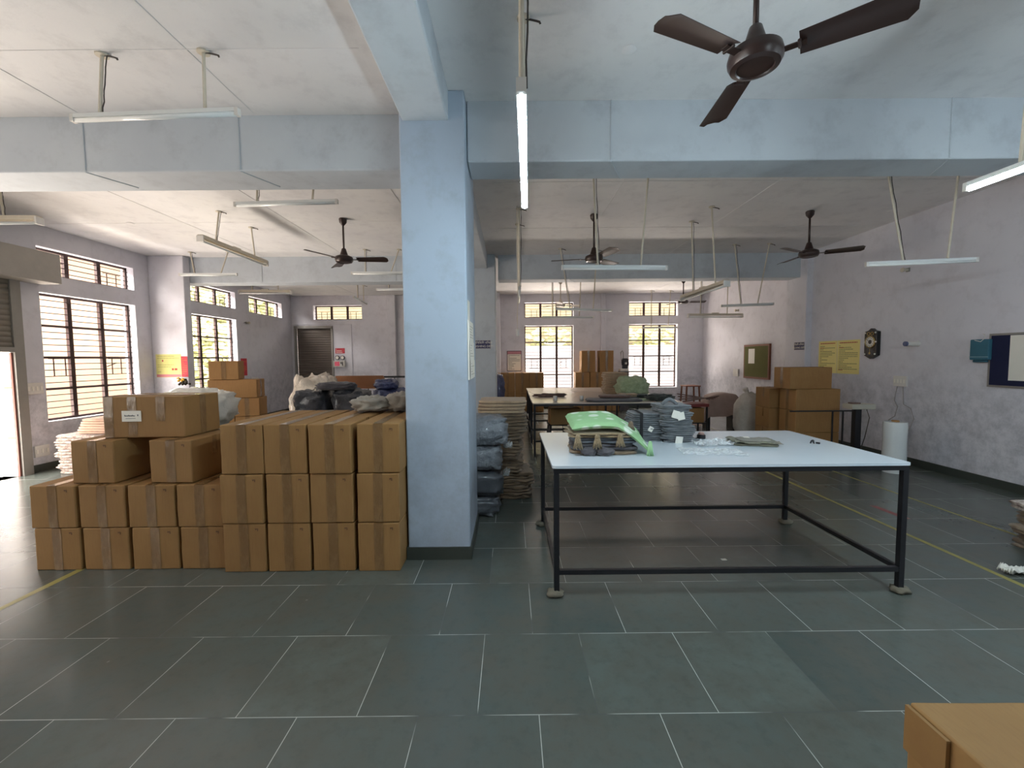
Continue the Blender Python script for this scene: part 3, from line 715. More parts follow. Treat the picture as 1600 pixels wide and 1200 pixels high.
# against the back wall
for i, x in enumerate((-.55, -.08, .37, .81)):
    for j in range(2):
        carton((.435, .45, .60), 17, (x - .02, 13.4, .603 * j + .0005), 0, 'upright carton by the far notice, %s row, %s' % (['lower', 'upper'][j], CN[i]), 'cartons left of the far window', M_CARD, marks=False)
for i, x in enumerate((1.79, 2.24, 2.69)):
    for j in range(2):
        carton((.435, .45, .60), 18, (x + .42, 13.4, .603 * j + .0005), 0, 'upright carton between the far windows, %s row, %s' % (['lower', 'upper'][j], ['left', 'middle', 'right'][i]), 'cartons between the far windows', M_CARD2, marks=False)
for i, x in enumerate((2.39, 2.95)):
    carton((.42, .42, .66), 19, (x, 13.4, 1.2065), 0, 'tall carton standing on top between the far windows, %s one' % ['left', 'right'][i], 'cartons between the far windows', M_CARD2, marks=False)
carton((.50, .40, .40), 22, (1.45, 13.3, .0005), 0, 'low brown carton on the floor under the far left window', 'loose cartons at the far wall', M_CARD, marks=False)
carton((.50, .40, .42), 22, (1.42, 12.5, .0005), rad(4), 'low brown carton on the floor in front of the far left window', 'loose cartons at the far wall', M_CARD, marks=False)
# large carton close to the camera
nc = carton((.66, .62, .5), 20, (1.64, 1.04, .0005), rad(-1), 'large worn carton at the lower right corner nearest the camera', 'large carton near the camera', M_CARD, 'x', marks=False)
m = MB(); m.box(-.346, -.334, .17, .308, .34, .492); m.build('torn_flap', M_CARD, nc)

# ------------------------------------------------------------------ tables
def table(x0, x1, y0, y1, zt, label, top_mat, strz=.18, pads=True, group=None, cut=0):
    t = thing('work_table', label, 'table', ((x0 + x1) / 2, (y0 + y1) / 2, 0), 0, group)
    hx, hy = (x1 - x0) / 2, (y1 - y0) / 2; a = .036; ins = .03
    m = MB(); r = .03; out = []
    for (cx, cy, a0) in ((hx - r, hy - r, 0), (-hx + r, hy - r, 90), (-hx + r, -hy + r, 180), (hx - r, -hy + r, 270)):
        out += [(cx + r * cos(rad(a0 + k * 22.5)), cy + r * sin(rad(a0 + k * 22.5))) for k in range(5)]
    n = len(out)
    m.add([(x, y, zt - .018) for x, y in out] + [(x, y, zt) for x, y in out], [tuple(range(n))[::-1], tuple(range(n, 2 * n))] + [(i, (i + 1) % n, n + (i + 1) % n, n + i) for i in range(n)])
    m.build('tabletop', top_mat, t)
    m = MB(); zf = zt - .0185
    fx, fy = hx - ins, hy - ins
    for s_ in (-1, 1):
        m.box(-fx - a / 2, fx + a / 2, s_ * fy - a / 2, s_ * fy + a / 2, zf - .035, zf); m.box(s_ * fx - a / 2, s_ * fx + a / 2, -fy, fy, zf - .0345, zf - .0005)
    m.build('apron_frame', M_BLACKPAINT, t)
    for sx in (-1, 1):
        for sy in (-1, 1):
            m = MB(); m.box(sx * fx - a / 2, sx * fx + a / 2, sy * fy - a / 2, sy * fy + a / 2, .0, zf - .035); lg = m.build('leg', M_BLACKPAINT, t)
            if pads:
                m = MB(); m.blob((sx * fx + .01 * sx, sy * fy, .022), (.058, .046, .022), .8, .35, 3, sx + 2 * sy + 5, 20, 10); m.build('cloth_foot_pad', simple('dirty_cloth_rag', (112, 106, 92), .95), lg, smooth=True)
    for s_ in (-1, 1):
        m = MB(); m.box(-fx + a / 2, fx - a / 2, s_ * fy - .015, s_ * fy + .015, strz - .016, strz + .016); m.build('stretcher', M_BLACKPAINT, t)
        m = MB(); m.box(s_ * fx - .015, s_ * fx + .015, -fy + a / 2, fy - a / 2, strz - .016, strz + .016); m.build('stretcher', M_BLACKPAINT, t)
    return t
table(.275, 2.72, 2.86, 4.17, .92, 'large white-topped worktable with black steel legs in the foreground', M_LAMINATE, .17)
table(.36, 2.86, 7.08, 8.29, .905, 'cream-topped worktable behind the foreground table, front of three in a block', M_LAMINATE2, .26, False, 'rear worktables')
table(.37, 2.84, 8.31, 9.50, .905, 'cream-topped worktable in the middle of the rear block of three', M_LAMINATE2, .26, False, 'rear worktables')
table(.38, 2.40, 9.52, 10.70, .905, 'cream-topped worktable at the far end of the rear block', M_LAMINATE2, .26, False, 'rear worktables')

def folded(loc, sx, sy, h, seed, mat, label, cat, group, rz=0, layers=2, ruff=0, amp=.006, name='folded_cloth', smooth=True):
    mb = MB(); lh_ = h / layers
    for i in range(layers):
        mb.slab((0.004 * sin(seed + i * 2), .004 * cos(seed * 1.3 + i), lh_ * (i + .5)), sx, sy, lh_ * .97, seed + i * .37, amp, .5, 10, ruff)
    # the fold itself joins the layers along the front edge
    o = mb.build(name, mat, None, smooth=smooth, loc=loc); o.rotation_euler = (0, 0, rz)
    return tag(o, label, cat, group)
ORD = ['bottom', 'second', 'third', 'fourth', 'fifth', 'sixth', 'seventh', 'eighth', 'ninth', 'tenth', 'eleventh', 'twelfth', 'thirteenth', 'fourteenth', 'fifteenth', 'sixteenth']

# grey garments on the foreground table
TT = .9205
z = TT
for i in range(7):
    h = .033 + .003 * (i % 2); rnd = random.Random(i)
    folded((1.19 + rnd.uniform(-.012, .012), 3.83, z), .26 + rnd.uniform(-.015, .015), .30, h, i, M_GGREY, 'folded grey garment in the shorter table stack, %s from below' % ORD[i], 'garment', 'grey garments in the shorter stack', rad(rnd.uniform(-4, 4)), 2, name='folded_garment'); z += h + .0005
zs = z
z = TT
for i in range(10):
    h = .030 + .003 * (i % 2); rnd = random.Random(20 + i)
    folded((1.44 + rnd.uniform(-.015, .015) - .004 * i, 3.76, z), .27 + rnd.uniform(-.02, .02), .30, h, 30 + i, M_GGREY, 'folded grey garment in the taller table stack, %s from below' % ORD[i], 'garment', 'grey garments in the taller stack', rad(rnd.uniform(-5, 5)), 2, name='folded_garment'); z += h + .0005
# collar loop on the top garment and paper tags
m = MB(); m.tube([(1.30 + .13 * t_ , 3.68, z + .0 + .045 * sin(pi * t_)) for t_ in [k_ / 8 for k_ in range(9)]], .016, 8); tag(m.build('rolled_garment', M_GGREY, smooth=True), 'grey garment rolled up on top of the taller stack', 'garment')
for k_, (x, y, zz, a, l) in enumerate(((1.39, 3.598, 1.165, .3, 'white paper tag hanging on the upper tall grey stack, tilted left'), (1.435, 3.597, 1.15, -.25, 'white paper tag hanging on the upper tall grey stack, tilted right'), (1.42, 3.593, .945, .1, 'white paper tag at the foot of the tall grey stack'), (1.205, 3.672, 1.03, .5, 'small white tag on the shorter grey stack'))):
    m = MB(); w_ = .03 if k_ < 3 else .02; m.box(-w_, w_, -.002, 0, -w_ * 1.1, w_ * 1.1); o = m.build('paper_tag', M_PAPER, None, loc=(x, y, zz)); o.rotation_euler = (.1, a, 0); tag(o, l, 'tag', 'paper tags on the grey stacks')
m = MB()
pts = [(0, -.172, 0), (0, -.170, .10), (0, -.172, zs - TT + .004), (0, 0, zs - TT + .012), (0, .16, zs - TT + .004), (0, .165, 0)]
for i in range(5):
    m.bar(pts[i], pts[i + 1], .026, .004)
tag(m.build('black_strap', simple('black_webbing', (26, 26, 28), .8), loc=(1.12, 3.83, TT)), 'black strap around the shorter grey garment stack', 'strap')

# green throw pile with tassels
def throw(loc, sx, sy, h, seed, mat, label, rz=0, layers=2, amp=.012, sag=0):
    o = folded(loc, sx, sy, h, seed, mat, label, 'throw', 'throws piled on the foreground table', rz, layers, 0, amp, 'folded_throw'); return o
throw((.70, 3.38, TT), .50, .40, .028, 1, M_GREYBEIGE if False else M_BEIGE, 'tan knitted throw at the bottom of the table pile', rad(-3), 1)
throw((.71, 3.385, TT + .030), .49, .39, .05, 2, M_DARKCL, 'slate grey throw low in the table pile', rad(2))
throw((.72, 3.39, TT + .082), .48, .38, .045, 3, cloth('slate_blue_throw', (96, 104, 116), (126, 132, 140)), 'blue-grey throw in the middle of the table pile', rad(-1))
tn = throw((.69, 3.37, TT + .129), .49, .39, .038, 4, M_TASSEL, 'tan throw with yarn tassels under the green one', rad(1))
m = MB(); nx, ny = 34, 26
def gz(u, v):
    k_ = max(0, (u - .15) / .85); fz = .125 * (1 - k_ ** 1.3 * .62) + .035 * (1 - ((u + .25) / .9) ** 2) + .022 * v - .036 * k_ * (1 - v)
    return fz + .006 * noise.noise(Vector((u * 3, v * 3, 5)))
for lay in (1, 0):
    for j in range(ny + 1):
        for i in range(nx + 1):
            u, v = i / nx * 2 - 1, j / ny * 2 - 1; e_ = max(abs(u) ** 6, abs(v) ** 6)
            zz = gz(u, v); th = .055 * (1 - .45 * max(0, u)) * (1 - e_ ** 2) ** .5 if e_ < 1 else 0
            m.v.append((u * .30 + .012 * noise.noise(Vector((v * 3, 1, 2))), v * .215 - .06 * max(0, u), .045 + zz + (th / 2 if lay else -th / 2)))
N_ = (nx + 1) * (ny + 1)
for j in range(ny):
    for i in range(nx):
        q = [j * (nx + 1) + i, j * (nx + 1) + i + 1, (j + 1) * (nx + 1) + i + 1, (j + 1) * (nx + 1) + i]
        m.f += [tuple(q), tuple(N_ + k_ for k_ in q[::-1])]
gt = m.build('folded_throw', M_GREEN, None, smooth=True, loc=(.755, 3.40, TT + .035)); tag(gt, 'green throw with white dots draped over the table pile', 'throw', 'throws piled on the foreground table')
def tassel(p, L, r, mat, parent):
    m = MB(); m.blob((0, 0, 0), (r * .55, r * .55, r * .6), .9, .1, 3, 1, 12, 8, False)
    for k_ in range(16):
        a = 2 * pi * k_ / 16; m.cyl((r * .35 * cos(a), r * .35 * sin(a), 0), (r * .95 * cos(a), r * .7 * sin(a), -L * (1 + .08 * sin(k_ * 3))), .0055, 5, .004)
    o = m.build('tassel', mat, None, smooth=True); o.location = p; o.parent = parent; return o
for (x, y, L) in ((-.20, -.215, .085), (-.055, -.22, .08), (.115, -.22, .07)): tassel((x, y, .012), L, .036, M_TASSEL, tn)
tassel((.272, -.262, .062), .095, .024, simple('pale_green_yarn', (158, 200, 150), .95), gt)
tassel((.20, .0, .165), .05, .034, simple('brown_yarn_pompom', (122, 104, 88), .95), gt)
for k_, (x, y) in enumerate(((.58, 3.165), (.70, 3.15))):
    m = MB(); m.blob((0, 0, 0), (.06, .03, .03), .9, .5, 4, k_ + 3, 20, 10); o = m.build('throw_corner', M_DARKCL, None, smooth=True, loc=(x, y, TT + .031))
    tag(o, 'crumpled slate throw corner spilling at the pile front, %s' % ['left', 'right'][k_], 'throw')

# bits on the foreground table
def sheet(name, c, sx, sy, amp, seed, mat, label, cat, rz=0, n=40, group=None, base=.003, fr=3, edge=.06):
    m = MB()
    for j in range(n + 1):
        for i in range(n + 1):
            u, v = i / n * 2 - 1, j / n * 2 - 1; p = Vector((u * fr, v * fr, seed))
            x = u * sx / 2 * (1 + edge * noise.noise(Vector((v * 2, seed, 1)))); y = v * sy / 2 * (1 + edge * noise.noise(Vector((u * 2, seed, 4))))
            zz = base + amp * (abs(noise.noise(p)) + .5 * abs(noise.noise(p * 2.3)))
            m.v.append((x, y, zz))
    m.f = [(j * (n + 1) + i, j * (n + 1) + i + 1, (j + 1) * (n + 1) + i + 1, (j + 1) * (n + 1) + i) for j in range(n) for i in range(n)]
    o = m.build(name, mat, None, smooth=True, loc=c); o.rotation_euler = (0, 0, rz)
    sd = o.modifiers.new('thickness', 'SOLIDIFY'); sd.thickness = .002
    return tag(o, label, cat, group)
sheet('plastic_bag', (1.53, 3.24, TT), .46, .24, .018, 2, M_FILM, 'flat crumpled clear plastic bag on the foreground table', 'bag', rad(-6))
sheet('plastic_bag', (1.68, 3.52, TT + .002), .34, .16, .045, 7, M_FILM, 'white crumpled plastic bag behind the flat one on the table', 'bag', rad(12), 40, None, .004)
o = sheet('folded_garment', (2.02, 3.55, TT), .36, .28, .018, 9, M_OLIVE, 'olive green garment lying on the foreground table', 'garment', rad(-10), 40, None, .024, 2, .12)
m = MB(); m.slab((0, 0, .012), .34, .26, .022, 4, .01, .5, 10); m.build('under_layer', M_OLIVE, o, smooth=True)
m = MB(); m.box(-.06, -.015, .02, .06, .043, .046); m.build('paper_tag', M_PAPER, o)
m = MB(); m.slab((0, 0, .035), .24, .14, .012, 6, .004, .5, 10); m.build('inner_lining', simple('grey_lining', (140, 136, 128), .9), o, smooth=True)
t = thing('tape_dispenser', 'small black tape holder with pink top on the foreground table', 'tape dispenser', (1.70, 3.80, TT))
m = MB(); m.lathe([(.034, 0), (.036, .004), (.036, .032), (.03, .036)], n=24); m.build('body', M_BLACKPAINT, t, auto=True)
m = MB(); m.lathe([(.024, .036), (.026, .05), (.016, .058)], n=20); m.build('lid', simple('pink_plastic', (196, 160, 150), .4), t, auto=True)
m = MB(); m.tube([(-.03, 0, .004), (-.08, -.02, .004), (-.13, .0, .004), (-.19, .03, .004)], .004, 6); m.build('loose_strap', M_WIRE, t, smooth=True)
m = MB(); m.tube([(-.03 + .012 * cos(a), .012 * sin(a), .006 + .012 + .012 * sin(a * 2)) for a in [k_ * .5 for k_ in range(12)]], .006, 6); m.cyl((0, 0, .008), (.02, -.02, .008), .008, 8)
tag(m.build('thread_clipper', M_BLACKPAINT, smooth=True, loc=(2.53, 3.52, TT)), 'small black clip at the right end of the foreground table', 'clip')
m = MB(); m.add([(1.70, 3.4, .003), (1.735, 3.41, .003), (1.745, 3.385, .003), (1.705, 3.38, .003)], [(0, 1, 2, 3)]); m.box(1.70, 1.742, 3.382, 3.408, .0002, .0025)
tag(m.build('paper_scrap', M_PAPER), 'white paper scrap on the floor under the foreground table', 'scrap')

# ------------------------------------------------------------------ things on and under the rear tables
T2 = .9055
z = T2
for i in range(12):
    h = .036; rnd = random.Random(70 + i)
    folded((2.17 + rnd.uniform(-.018, .018), 8.95, z), .48, .42, h, 70 + i, M_TAN, 'folded beige textile in the rear table stack, %s from below' % ORD[i], 'textile', 'beige textiles stacked on the rear table', rad(rnd.uniform(-3, 3)), 1, .006, name='folded_textile'); z += h + .0005
m = MB(); m.blob((0, 0, .19), (.29, .24, .19), .75, .22, 3.2, 4, 48, 26, True, .05); tag(m.build('cloth_bundle', M_BUNDLE, smooth=True, loc=(2.30, 8.15, T2)), 'round sage green cloth bundle on the rear tables', 'bundle')
def lying(c, sx, sy, h, seed, mat, label, rz=0, name='folded_garment', layers=1, group='loose garments on the rear tables'):
    return folded(c, sx, sy, h, seed, mat, label, 'garment', group, rz, layers, .01, .02, name)
lying((1.75, 7.36, T2), .92, .44, .045, 2, M_DARKCL, 'flat dark grey garment at the front edge of the rear tables', rad(3))
lying((1.80, 7.44, T2 + .048), .50, .26, .05, 5, M_BROWNCL, 'brown garment on the flat dark grey one', rad(-8))
lying((2.08, 7.62, T2 + .048), .32, .20, .06, 8, M_TAN, 'tan folded garment before the green bundle', rad(4), layers=2)
lying((2.33, 7.78, T2), .46, .20, .075, 11, M_BLACKGREEN, 'black and white folded garment beside the green bundle', rad(-6), layers=3)
lying((2.29, 7.42, T2), .30, .22, .03, 14, M_BUNDLE, 'sage green garment at the rear table front', rad(10))
m = MB(); m.blob((0, 0, .055), (.22, .15, .055), .7, .3, 3, 6, 36, 16); tag(m.build('crumpled_garment', M_BLACKGREEN, smooth=True, loc=(2.56, 7.34, T2)), 'dark green garment crumpled at the right front of the rear tables', 'garment')
m = MB(); m.blob((0, 0, .03), (.27, .09, .03), .8, .6, 4, 9, 40, 12); m.blob((.2, .02, .03), (.12, .07, .03), .8, .5, 4, 4, 30, 12); tag(m.build('crumpled_garment', M_BROWNCL, smooth=True, loc=(.74, 8.25, T2)), 'brown cloth twisted on the left of the rear tables', 'garment')
for (x, l) in ((.765, 'left'), (1.22, 'right')):
    m = MB(); m.lathe([(.034, 0), (.036, .01), (.038, .085), (.036, .088)], n=20); tag(m.build('steel_tumbler', simple('brushed_tumbler', (178, 178, 176), .35, .6), auto=True, loc=(x, 7.40, T2)), 'grey tumbler on the rear table, %s one' % l, 'tumbler', 'tumblers on the rear table')
# little machine on the windowsill side cartons
t = thing('tagging_machine', 'small black and white machine standing by the far right window', 'machine', (3.50, 13.35, 0))
m = MB(); m.box(-.12, .14, -.15, .15, 0, 1.22); m.build('pedestal', M_DARKCL, t)
m = MB(); m.box(-.12, .15, -.12, .12, 1.2205, 1.30); bevel(m.build('machine_base', M_WHITEPL, t), .02)
m = MB(); m.box(-.02, .12, -.07, .07, 1.301, 1.62); m.blob((.06, 0, 1.5), (.11, .09, .12), .6, .15, 3, 2, 20, 12, False); m.build('machine_head', M_BLACKPAINT, t)
m = MB(); m.tube([(-.06, 0, 1.55), (-.08, 0, 1.8), (-.03, 0, 1.86), (.0, 0, 1.8), (.0, 0, 1.62)], .014, 8); m.build('thread_stand', M_GREYMETAL, t, smooth=True)
m = MB(); m.lathe([(.03, -.03), (.035, 0), (.03, .03)], (.06, -.095, 1.47), 16); m.build('hand_wheel', M_WHITEPL, t, auto=True)

def stool(loc, h, s_, label, mat=M_WOOD, rz=0):
    t = thing('wooden_stool', label, 'stool', loc, rz)
    m = MB(); m.box(-s_ / 2, s_ / 2, -s_ / 2, s_ / 2, h - .035, h); bevel(m.build('seat', mat, t), .008)
    b = s_ / 2 - .04; c = s_ / 2 - .005
    for sx in (-1, 1):
        for sy in (-1, 1):
            m = MB(); m.bar((sx * c, sy * c, 0), (sx * b, sy * b, h - .036), .04); m.build('leg', mat, t)
    for s2 in (-1, 1):
        m = MB(); m.bar((-c + .02, s2 * (c - .005), h * .3), (c - .02, s2 * (c - .005), h * .3), .025); m.build('stretcher', mat, t)
        m = MB(); m.bar((s2 * (c - .005), -c + .02, h * .33), (s2 * (c - .005), c - .02, h * .33), .025); m.build('stretcher', mat, t)
    return t
stool((5.33, 12.7, 0), .81, .44, 'tall reddish wooden stool under the far right window')
stool((.86, 8.0, 0), .44, .36, 'low dark stool carrying a carton under the rear tables', M_BLACKPAINT)
carton((.55, .34, .29), 24, (.98, 7.9, .4405), rad(3), 'brown carton on a stool under the rear tables', 'loose carton under the rear tables', M_CARD, 'x', marks=False)
# red-topped trolley with a carton, right of the rear tables
t = thing('low_trolley', 'low red-topped trolley right of the rear tables', 'trolley', (3.86, 9.2, 0))
m = MB(); m.box(-.32, .30, -.25, .25, .60, .66); m.build('top', simple('maroon_laminate', (130, 56, 54), .4), t)
for sx in (-1, 1):
    for sy in (-1, 1):
        m = MB(); m.box(sx * .27 - .015, sx * .27 + .015, sy * .21 - .015, sy * .21 + .015, .0, .599); m.build('leg', M_BLACKPAINT, t)
m = MB(); m.box(-.30, .28, -.23, .23, .24, .26); m.build('shelf', M_BLACKPAINT, t)
carton((.46, .36, .31), 25, (3.85, 9.18, .2605), 0, 'brown carton on the shelf of the red-topped trolley', 'carton on trolley', M_CARD2, 'x', marks=False)
m = MB()
for k_ in range(4): m.bar((-.35 + .02 * k_, .1 * k_ - .15, .05 * k_), (.5, .08 * k_ - .1, .12 - .03 * k_), .05, .02)
tag(m.build('loose_boards', M_BROWNCL, loc=(3.95, 9.25, .69)), 'brown planks and frames lying on the red-topped trolley', 'boards', kind='stuff')
# dust-covered machine
t = thing('covered_machine', 'machine under a brown dust cover near the right wall', 'machine', (4.75, 9.75, 0))
m = MB(); nx, ny = 30, 20
for j in range(ny + 1):
    for i in range(nx + 1):
        u, v = i / nx * 2 - 1, j / ny * 2 - 1
        e_ = max(abs(u), abs(v)); k_ = max(0, (e_ - .62) / .38)
        hump = .74 + .09 * max(0, 1 - ((u - .1) / .8) ** 2) ; zz = hump - (hump - .32 - .14 * (u > 0) * u) * k_ ** 1.6
        if u < -.6: zz -= .22 * (-u - .6) / .4
        fl_ = .04 * k_ * noise.noise(Vector((u * 7, v * 7, 2)))
        m.v.append((u * (.47 + .14 * k_ ** 2 + fl_) + .02, v * (.26 + .06 * k_ ** 2 + fl_), zz + .01 * noise.noise(Vector((u * 3, v * 3, 1)))))
m.f = [(j * (nx + 1) + i, j * (nx + 1) + i + 1, (j + 1) * (nx + 1) + i + 1, (j + 1) * (nx + 1) + i) for j in range(ny) for i in range(nx)]
o = m.build('dust_cover', M_COVER, t, smooth=True)
m = MB(); m.box(-.30, .36, -.18, .18, .42, .70); m.build('machine_body', M_BLACKPAINT, t)
for sx in (-1, 1):
    m = MB(); m.box(sx * .28 - .02, sx * .28 + .02, -.15, .15, .0, .42); m.build('leg', M_BLACKPAINT, t)
# woven sack
m = MB(); m.blob((0, 0, .46), (.27, .22, .46), .62, .12, 2.2, 12, 40, 26, True)
for i, v in enumerate(m.v):
    f = max(0, (v[2] - .62) / .32); m.v[i] = (v[0] * (1 - .45 * f), v[1] * (1 - .45 * f), v[2])
o = m.build('woven_sack', M_SACK, None, smooth=True, loc=(4.83, 8.65, 0)); tag(o, 'bulging white woven sack left of the right cartons', 'sack')
m = MB(); m.cyl((-.03, 0, .90), (-.09, 0, 1.0), .03, 10, .055); m.build('tied_neck', M_SACK, o, smooth=True)
# platform scale
t = thing('platform_scale', 'black platform scale with white display head by the right cartons', 'scale', (5.33, 6.55, 0))
m = MB(); m.box(-.055, .035, -.04, .04, .10, .83); m.build('post', M_BLACKPAINT, t)
m = MB(); m.box(-.24, .2, -.30, .05, .02, .10); m.build('platform', M_BLACKPAINT, t)
m = MB(); m.box(-.16, .20, -.1, .1, .83, .91); hd = bevel(m.build('display_head', simple('beige_scale_head', (184, 178, 164), .5), t), .01)
m = MB(); m.box(-.12, .0, -.06, .04, .9105, .93); m.build('key_pad', M_BROWNCL, hd)
m = MB(); m.bar((-1.04, 0, .80), (-.06, 0, .80), .02); m.build('guard_rail', M_BLACKPAINT, t)
for x in (-.22, -.38):
    m = MB(); m.bar((x, 0, .0), (x, 0, .80), .018); m.build('guard_bar', M_BLACKPAINT, t)
m = MB(); m.tube([(.1, -.05, .83), (.14, -.06, .7), (.08, -.06, .4), (.03, -.05, .2)], .006, 6); m.build('cable', M_WIRE, t)
# film roll
t = thing('film_roll', 'white plastic film roll standing at the right wall', 'roll', (5.40, 5.97, 0))
m = MB(); m.lathe([(.125, 0), (.132, .02), (.138, .2), (.134, .45), (.138, .68), (.13, .715), (.045, .718)], n=32); m.build('wound_film', simple('milky_film', (222, 226, 226), .25, 0, .05, 6, .5, .4, 14), t, auto=True)
m = MB(); m.lathe([(.045, .69), (.045, .735), (.035, .735), (.035, .70)], n=20, cap=False); m.build('cardboard_core', M_CARD2, t, auto=True)

# ------------------------------------------------------------------ bales and piles
def bale(name, loc, r, seed, mat, label, cat, group, rz=0, e=.45, amp=.2, ridge=.07, tuft=None):
    m = MB(); m.blob((0, 0, r[2]), r, e, amp, 3, seed, 44, 24, True, ridge)
    o = m.build(name, mat, None, smooth=True, loc=loc); o.rotation_euler = (0, 0, rz); tag(o, label, cat, group)
    if tuft:
        t = MB(); rnd = random.Random(seed); c = Vector(tuft)
        for _ in range(16):
            d = (c.normalized() + Vector((rnd.uniform(-.7, .7), rnd.uniform(-.7, .7), rnd.uniform(-.4, .5)))).normalized() * rnd.uniform(.05, .10)
            s_ = Vector((rnd.uniform(-.03, .03), rnd.uniform(-.03, .03), .03)); t.add([c, c + d + s_, c + d * 1.1 - s_ * .6], [(0, 1, 2)])
        to = t.build('film_tuft', M_FILM, o)
    return o
gb = [(-.36, 4.64, .27, .29, 0), (-.375, 4.63, .28, .24, .41), (-.36, 4.64, .25, .225, .79), ]
z = .0
for k_, (h, rx, l, tf) in enumerate(((.20, .27, 'lowest', None), (.27, .29, 'second from the floor', (.27, -.12, .2)), (.26, .28, 'third from the floor', (.28, -.10, .22)), (.30, .31, 'topmost', None))):
    bale('wrapped_bale', (-.375 + .02 * (k_ == 3), 4.62, z + .001), (rx * .93, .25, h / 2 * .98), 3 + k_, M_BALE_GREY if k_ > 1 else simple('dark_grey_cloth_in_film', (84, 88, 94), .45, 0, .3, 9, .8, .8, 26), 'film-wrapped grey bale behind the column, ' + l, 'bale', 'grey bales behind the column', rad(4 * k_), tuft=tf)
    z += h + .002
z = 0
for i in range(15):
    h = .077; rnd = random.Random(200 + i); w_ = .60 if i < 4 else (.50 if i < 10 else .56)
    x = -.10 + (.05 if i < 4 else (-.03 if i < 10 else .0)) + rnd.uniform(-.02, .02)
    folded((x, 5.22, z), w_, .55, h, 200 + i, M_BEIGE if i < 13 else M_TAN, 'beige ruffled blanket in the floor stack right of the column, %s from below' % ORD[i], 'blanket', 'beige blankets stacked right of the column', rad(rnd.uniform(-6, 6)), 2, .045 if i < 13 else .006, .008, 'folded_blanket'); z += h + .0005
bale('wrapped_bale', (-.42, 11.7, .0), (.24, .24, .60), 31, M_BALE_NAVY, 'tall navy wrapped bundle left of the far cartons', 'bale', None, e=.6)
# dark and navy bales behind the tall block
BW_ = [(-2.62, M_BALE_DARK, 'charcoal'), (-2.14, M_BALE_DARK, 'charcoal'), (-1.59, M_BALE_NAVY, 'navy')]
for c_, (x, mt, nm) in enumerate(BW_):
    for j in range(3):
        bale('wrapped_bale', (x, 5.75, j * .425), (.205 if c_ < 2 else .245, .25, .20), 40 + c_ * 3 + j, mt, 'film-wrapped %s bale behind the tall carton block, %s of three, %s pile' % (nm, ['lowest', 'middle', 'topmost'][j], ['left', 'middle', 'right'][c_]), 'bale', 'dark bales behind the tall carton block', rad(5 * c_ - 4))
bale('wrapped_bale', (-1.05, 5.75, .0), (.23, .28, .63), 52, M_GREYBEIGE, 'tall striped beige bundle behind the tall carton block, by the column', 'bale', None, e=.55)
bale('cloth_sack', (-2.98, 6.60, .0), (.33, .30, .70), 55, M_SACKFILM, 'cream cloth sack in clear film behind the charcoal bales', 'sack', None, e=.55, ridge=.02)
bale('cloth_sack', (-2.33, 6.35, 1.28), (.10, .09, .05), 56, M_DARKCL, 'x', 'sack', None) if False else None
bale('dark_jacket', (-2.30, 5.68, 1.25), (.24, .17, .055), 81, M_DARKCL, 'charcoal garment lying on top of the dark bales', 'garment', None, e=.7)
bale('navy_jacket', (-1.66, 5.70, 1.25), (.15, .13, .07), 82, M_BALE_NAVY, 'navy garment lying on top of the navy bale', 'garment', None, e=.7)
for k_, (x, y, z, rx, ry, rz_) in enumerate(((-1.30, 4.02, 1.167, .165, .14, .07), (-1.04, 4.05, 1.167, .13, .13, .085))):
    bale('rolled_cloth', (x, y, z), (rx, ry, rz_), 60 + k_, M_GREYBEIGE, 'grey-beige cloth folded on top of the tall carton block, %s' % ['left one', 'right one by the column'][k_], 'cloth', 'cloths on top of the tall carton block', e=.75, amp=.3, ridge=.10)
# steel rack with a brown board behind the bales
t = thing('steel_rack', 'black steel rack behind the dark bales, near the brown shutter', 'rack', (-2.42, 7.15, 0))
m = MB(); m.bar((-.85, 0, 1.36), (1.0, 0, 1.36), .03); m.build('top_rail', M_BLACKPAINT, t)
for x in (-.83, .97):
    m = MB(); m.bar((x, 0, 0), (x, 0, 1.34), .03); m.build('leg', M_BLACKPAINT, t)
for k_ in range(8):
    x = -.62 + .22 * k_; m = MB(); m.bar((x, 0, 1.0), (x, 0, 1.345), .012); m.build('rack_bar', M_BLACKPAINT, t)
m = MB(); m.bar((-.82, 0, 1.0), (.96, 0, 1.0), .02); m.build('lower_rail', M_BLACKPAINT, t)
m = MB(); m.add([(-.60, -.03, 1.17), (.42, -.03, 1.17), (.30, -.03, 1.385), (-.48, -.03, 1.385), (-.60, -.05, 1.17), (.42, -.05, 1.17), (.30, -.05, 1.385), (-.48, -.05, 1.385)], [(0, 1, 2, 3), (7, 6, 5, 4), (0, 4, 5, 1), (1, 5, 6, 2), (2, 6, 7, 3), (3, 7, 4, 0)])
tag(m.build('brown_board', simple('orange_brown_hardboard', (150, 98, 62), .6), loc=(-2.42, 7.15, 0)), 'orange-brown board leaning on the black steel rack', 'board')
# white and green bags left of the tall block
bale('plastic_sack', (-4.22, 5.40, 0), (.33, .36, .38), 70, M_BALE_GREEN, 'pale green film sack low in the heap behind the stepped cartons, left', 'sack', 'sacks heaped behind the stepped cartons', e=.6)
bale('plastic_sack', (-3.58, 5.0, 0), (.22, .30, .36), 71, M_BALE_GREEN, 'pale green film sack low in the heap behind the stepped cartons, right', 'sack', 'sacks heaped behind the stepped cartons', e=.6)
bale('plastic_sack', (-3.95, 5.38, .80), (.40, .36, .25), 72, M_BALE_GREEN if False else simple('white_cloth_in_film', (218, 216, 208), .4, 0, .12, 6, .8, .8, 22), 'white film sack on top of the heap behind the stepped cartons', 'sack', 'sacks heaped behind the stepped cartons', rad(8), e=.75)
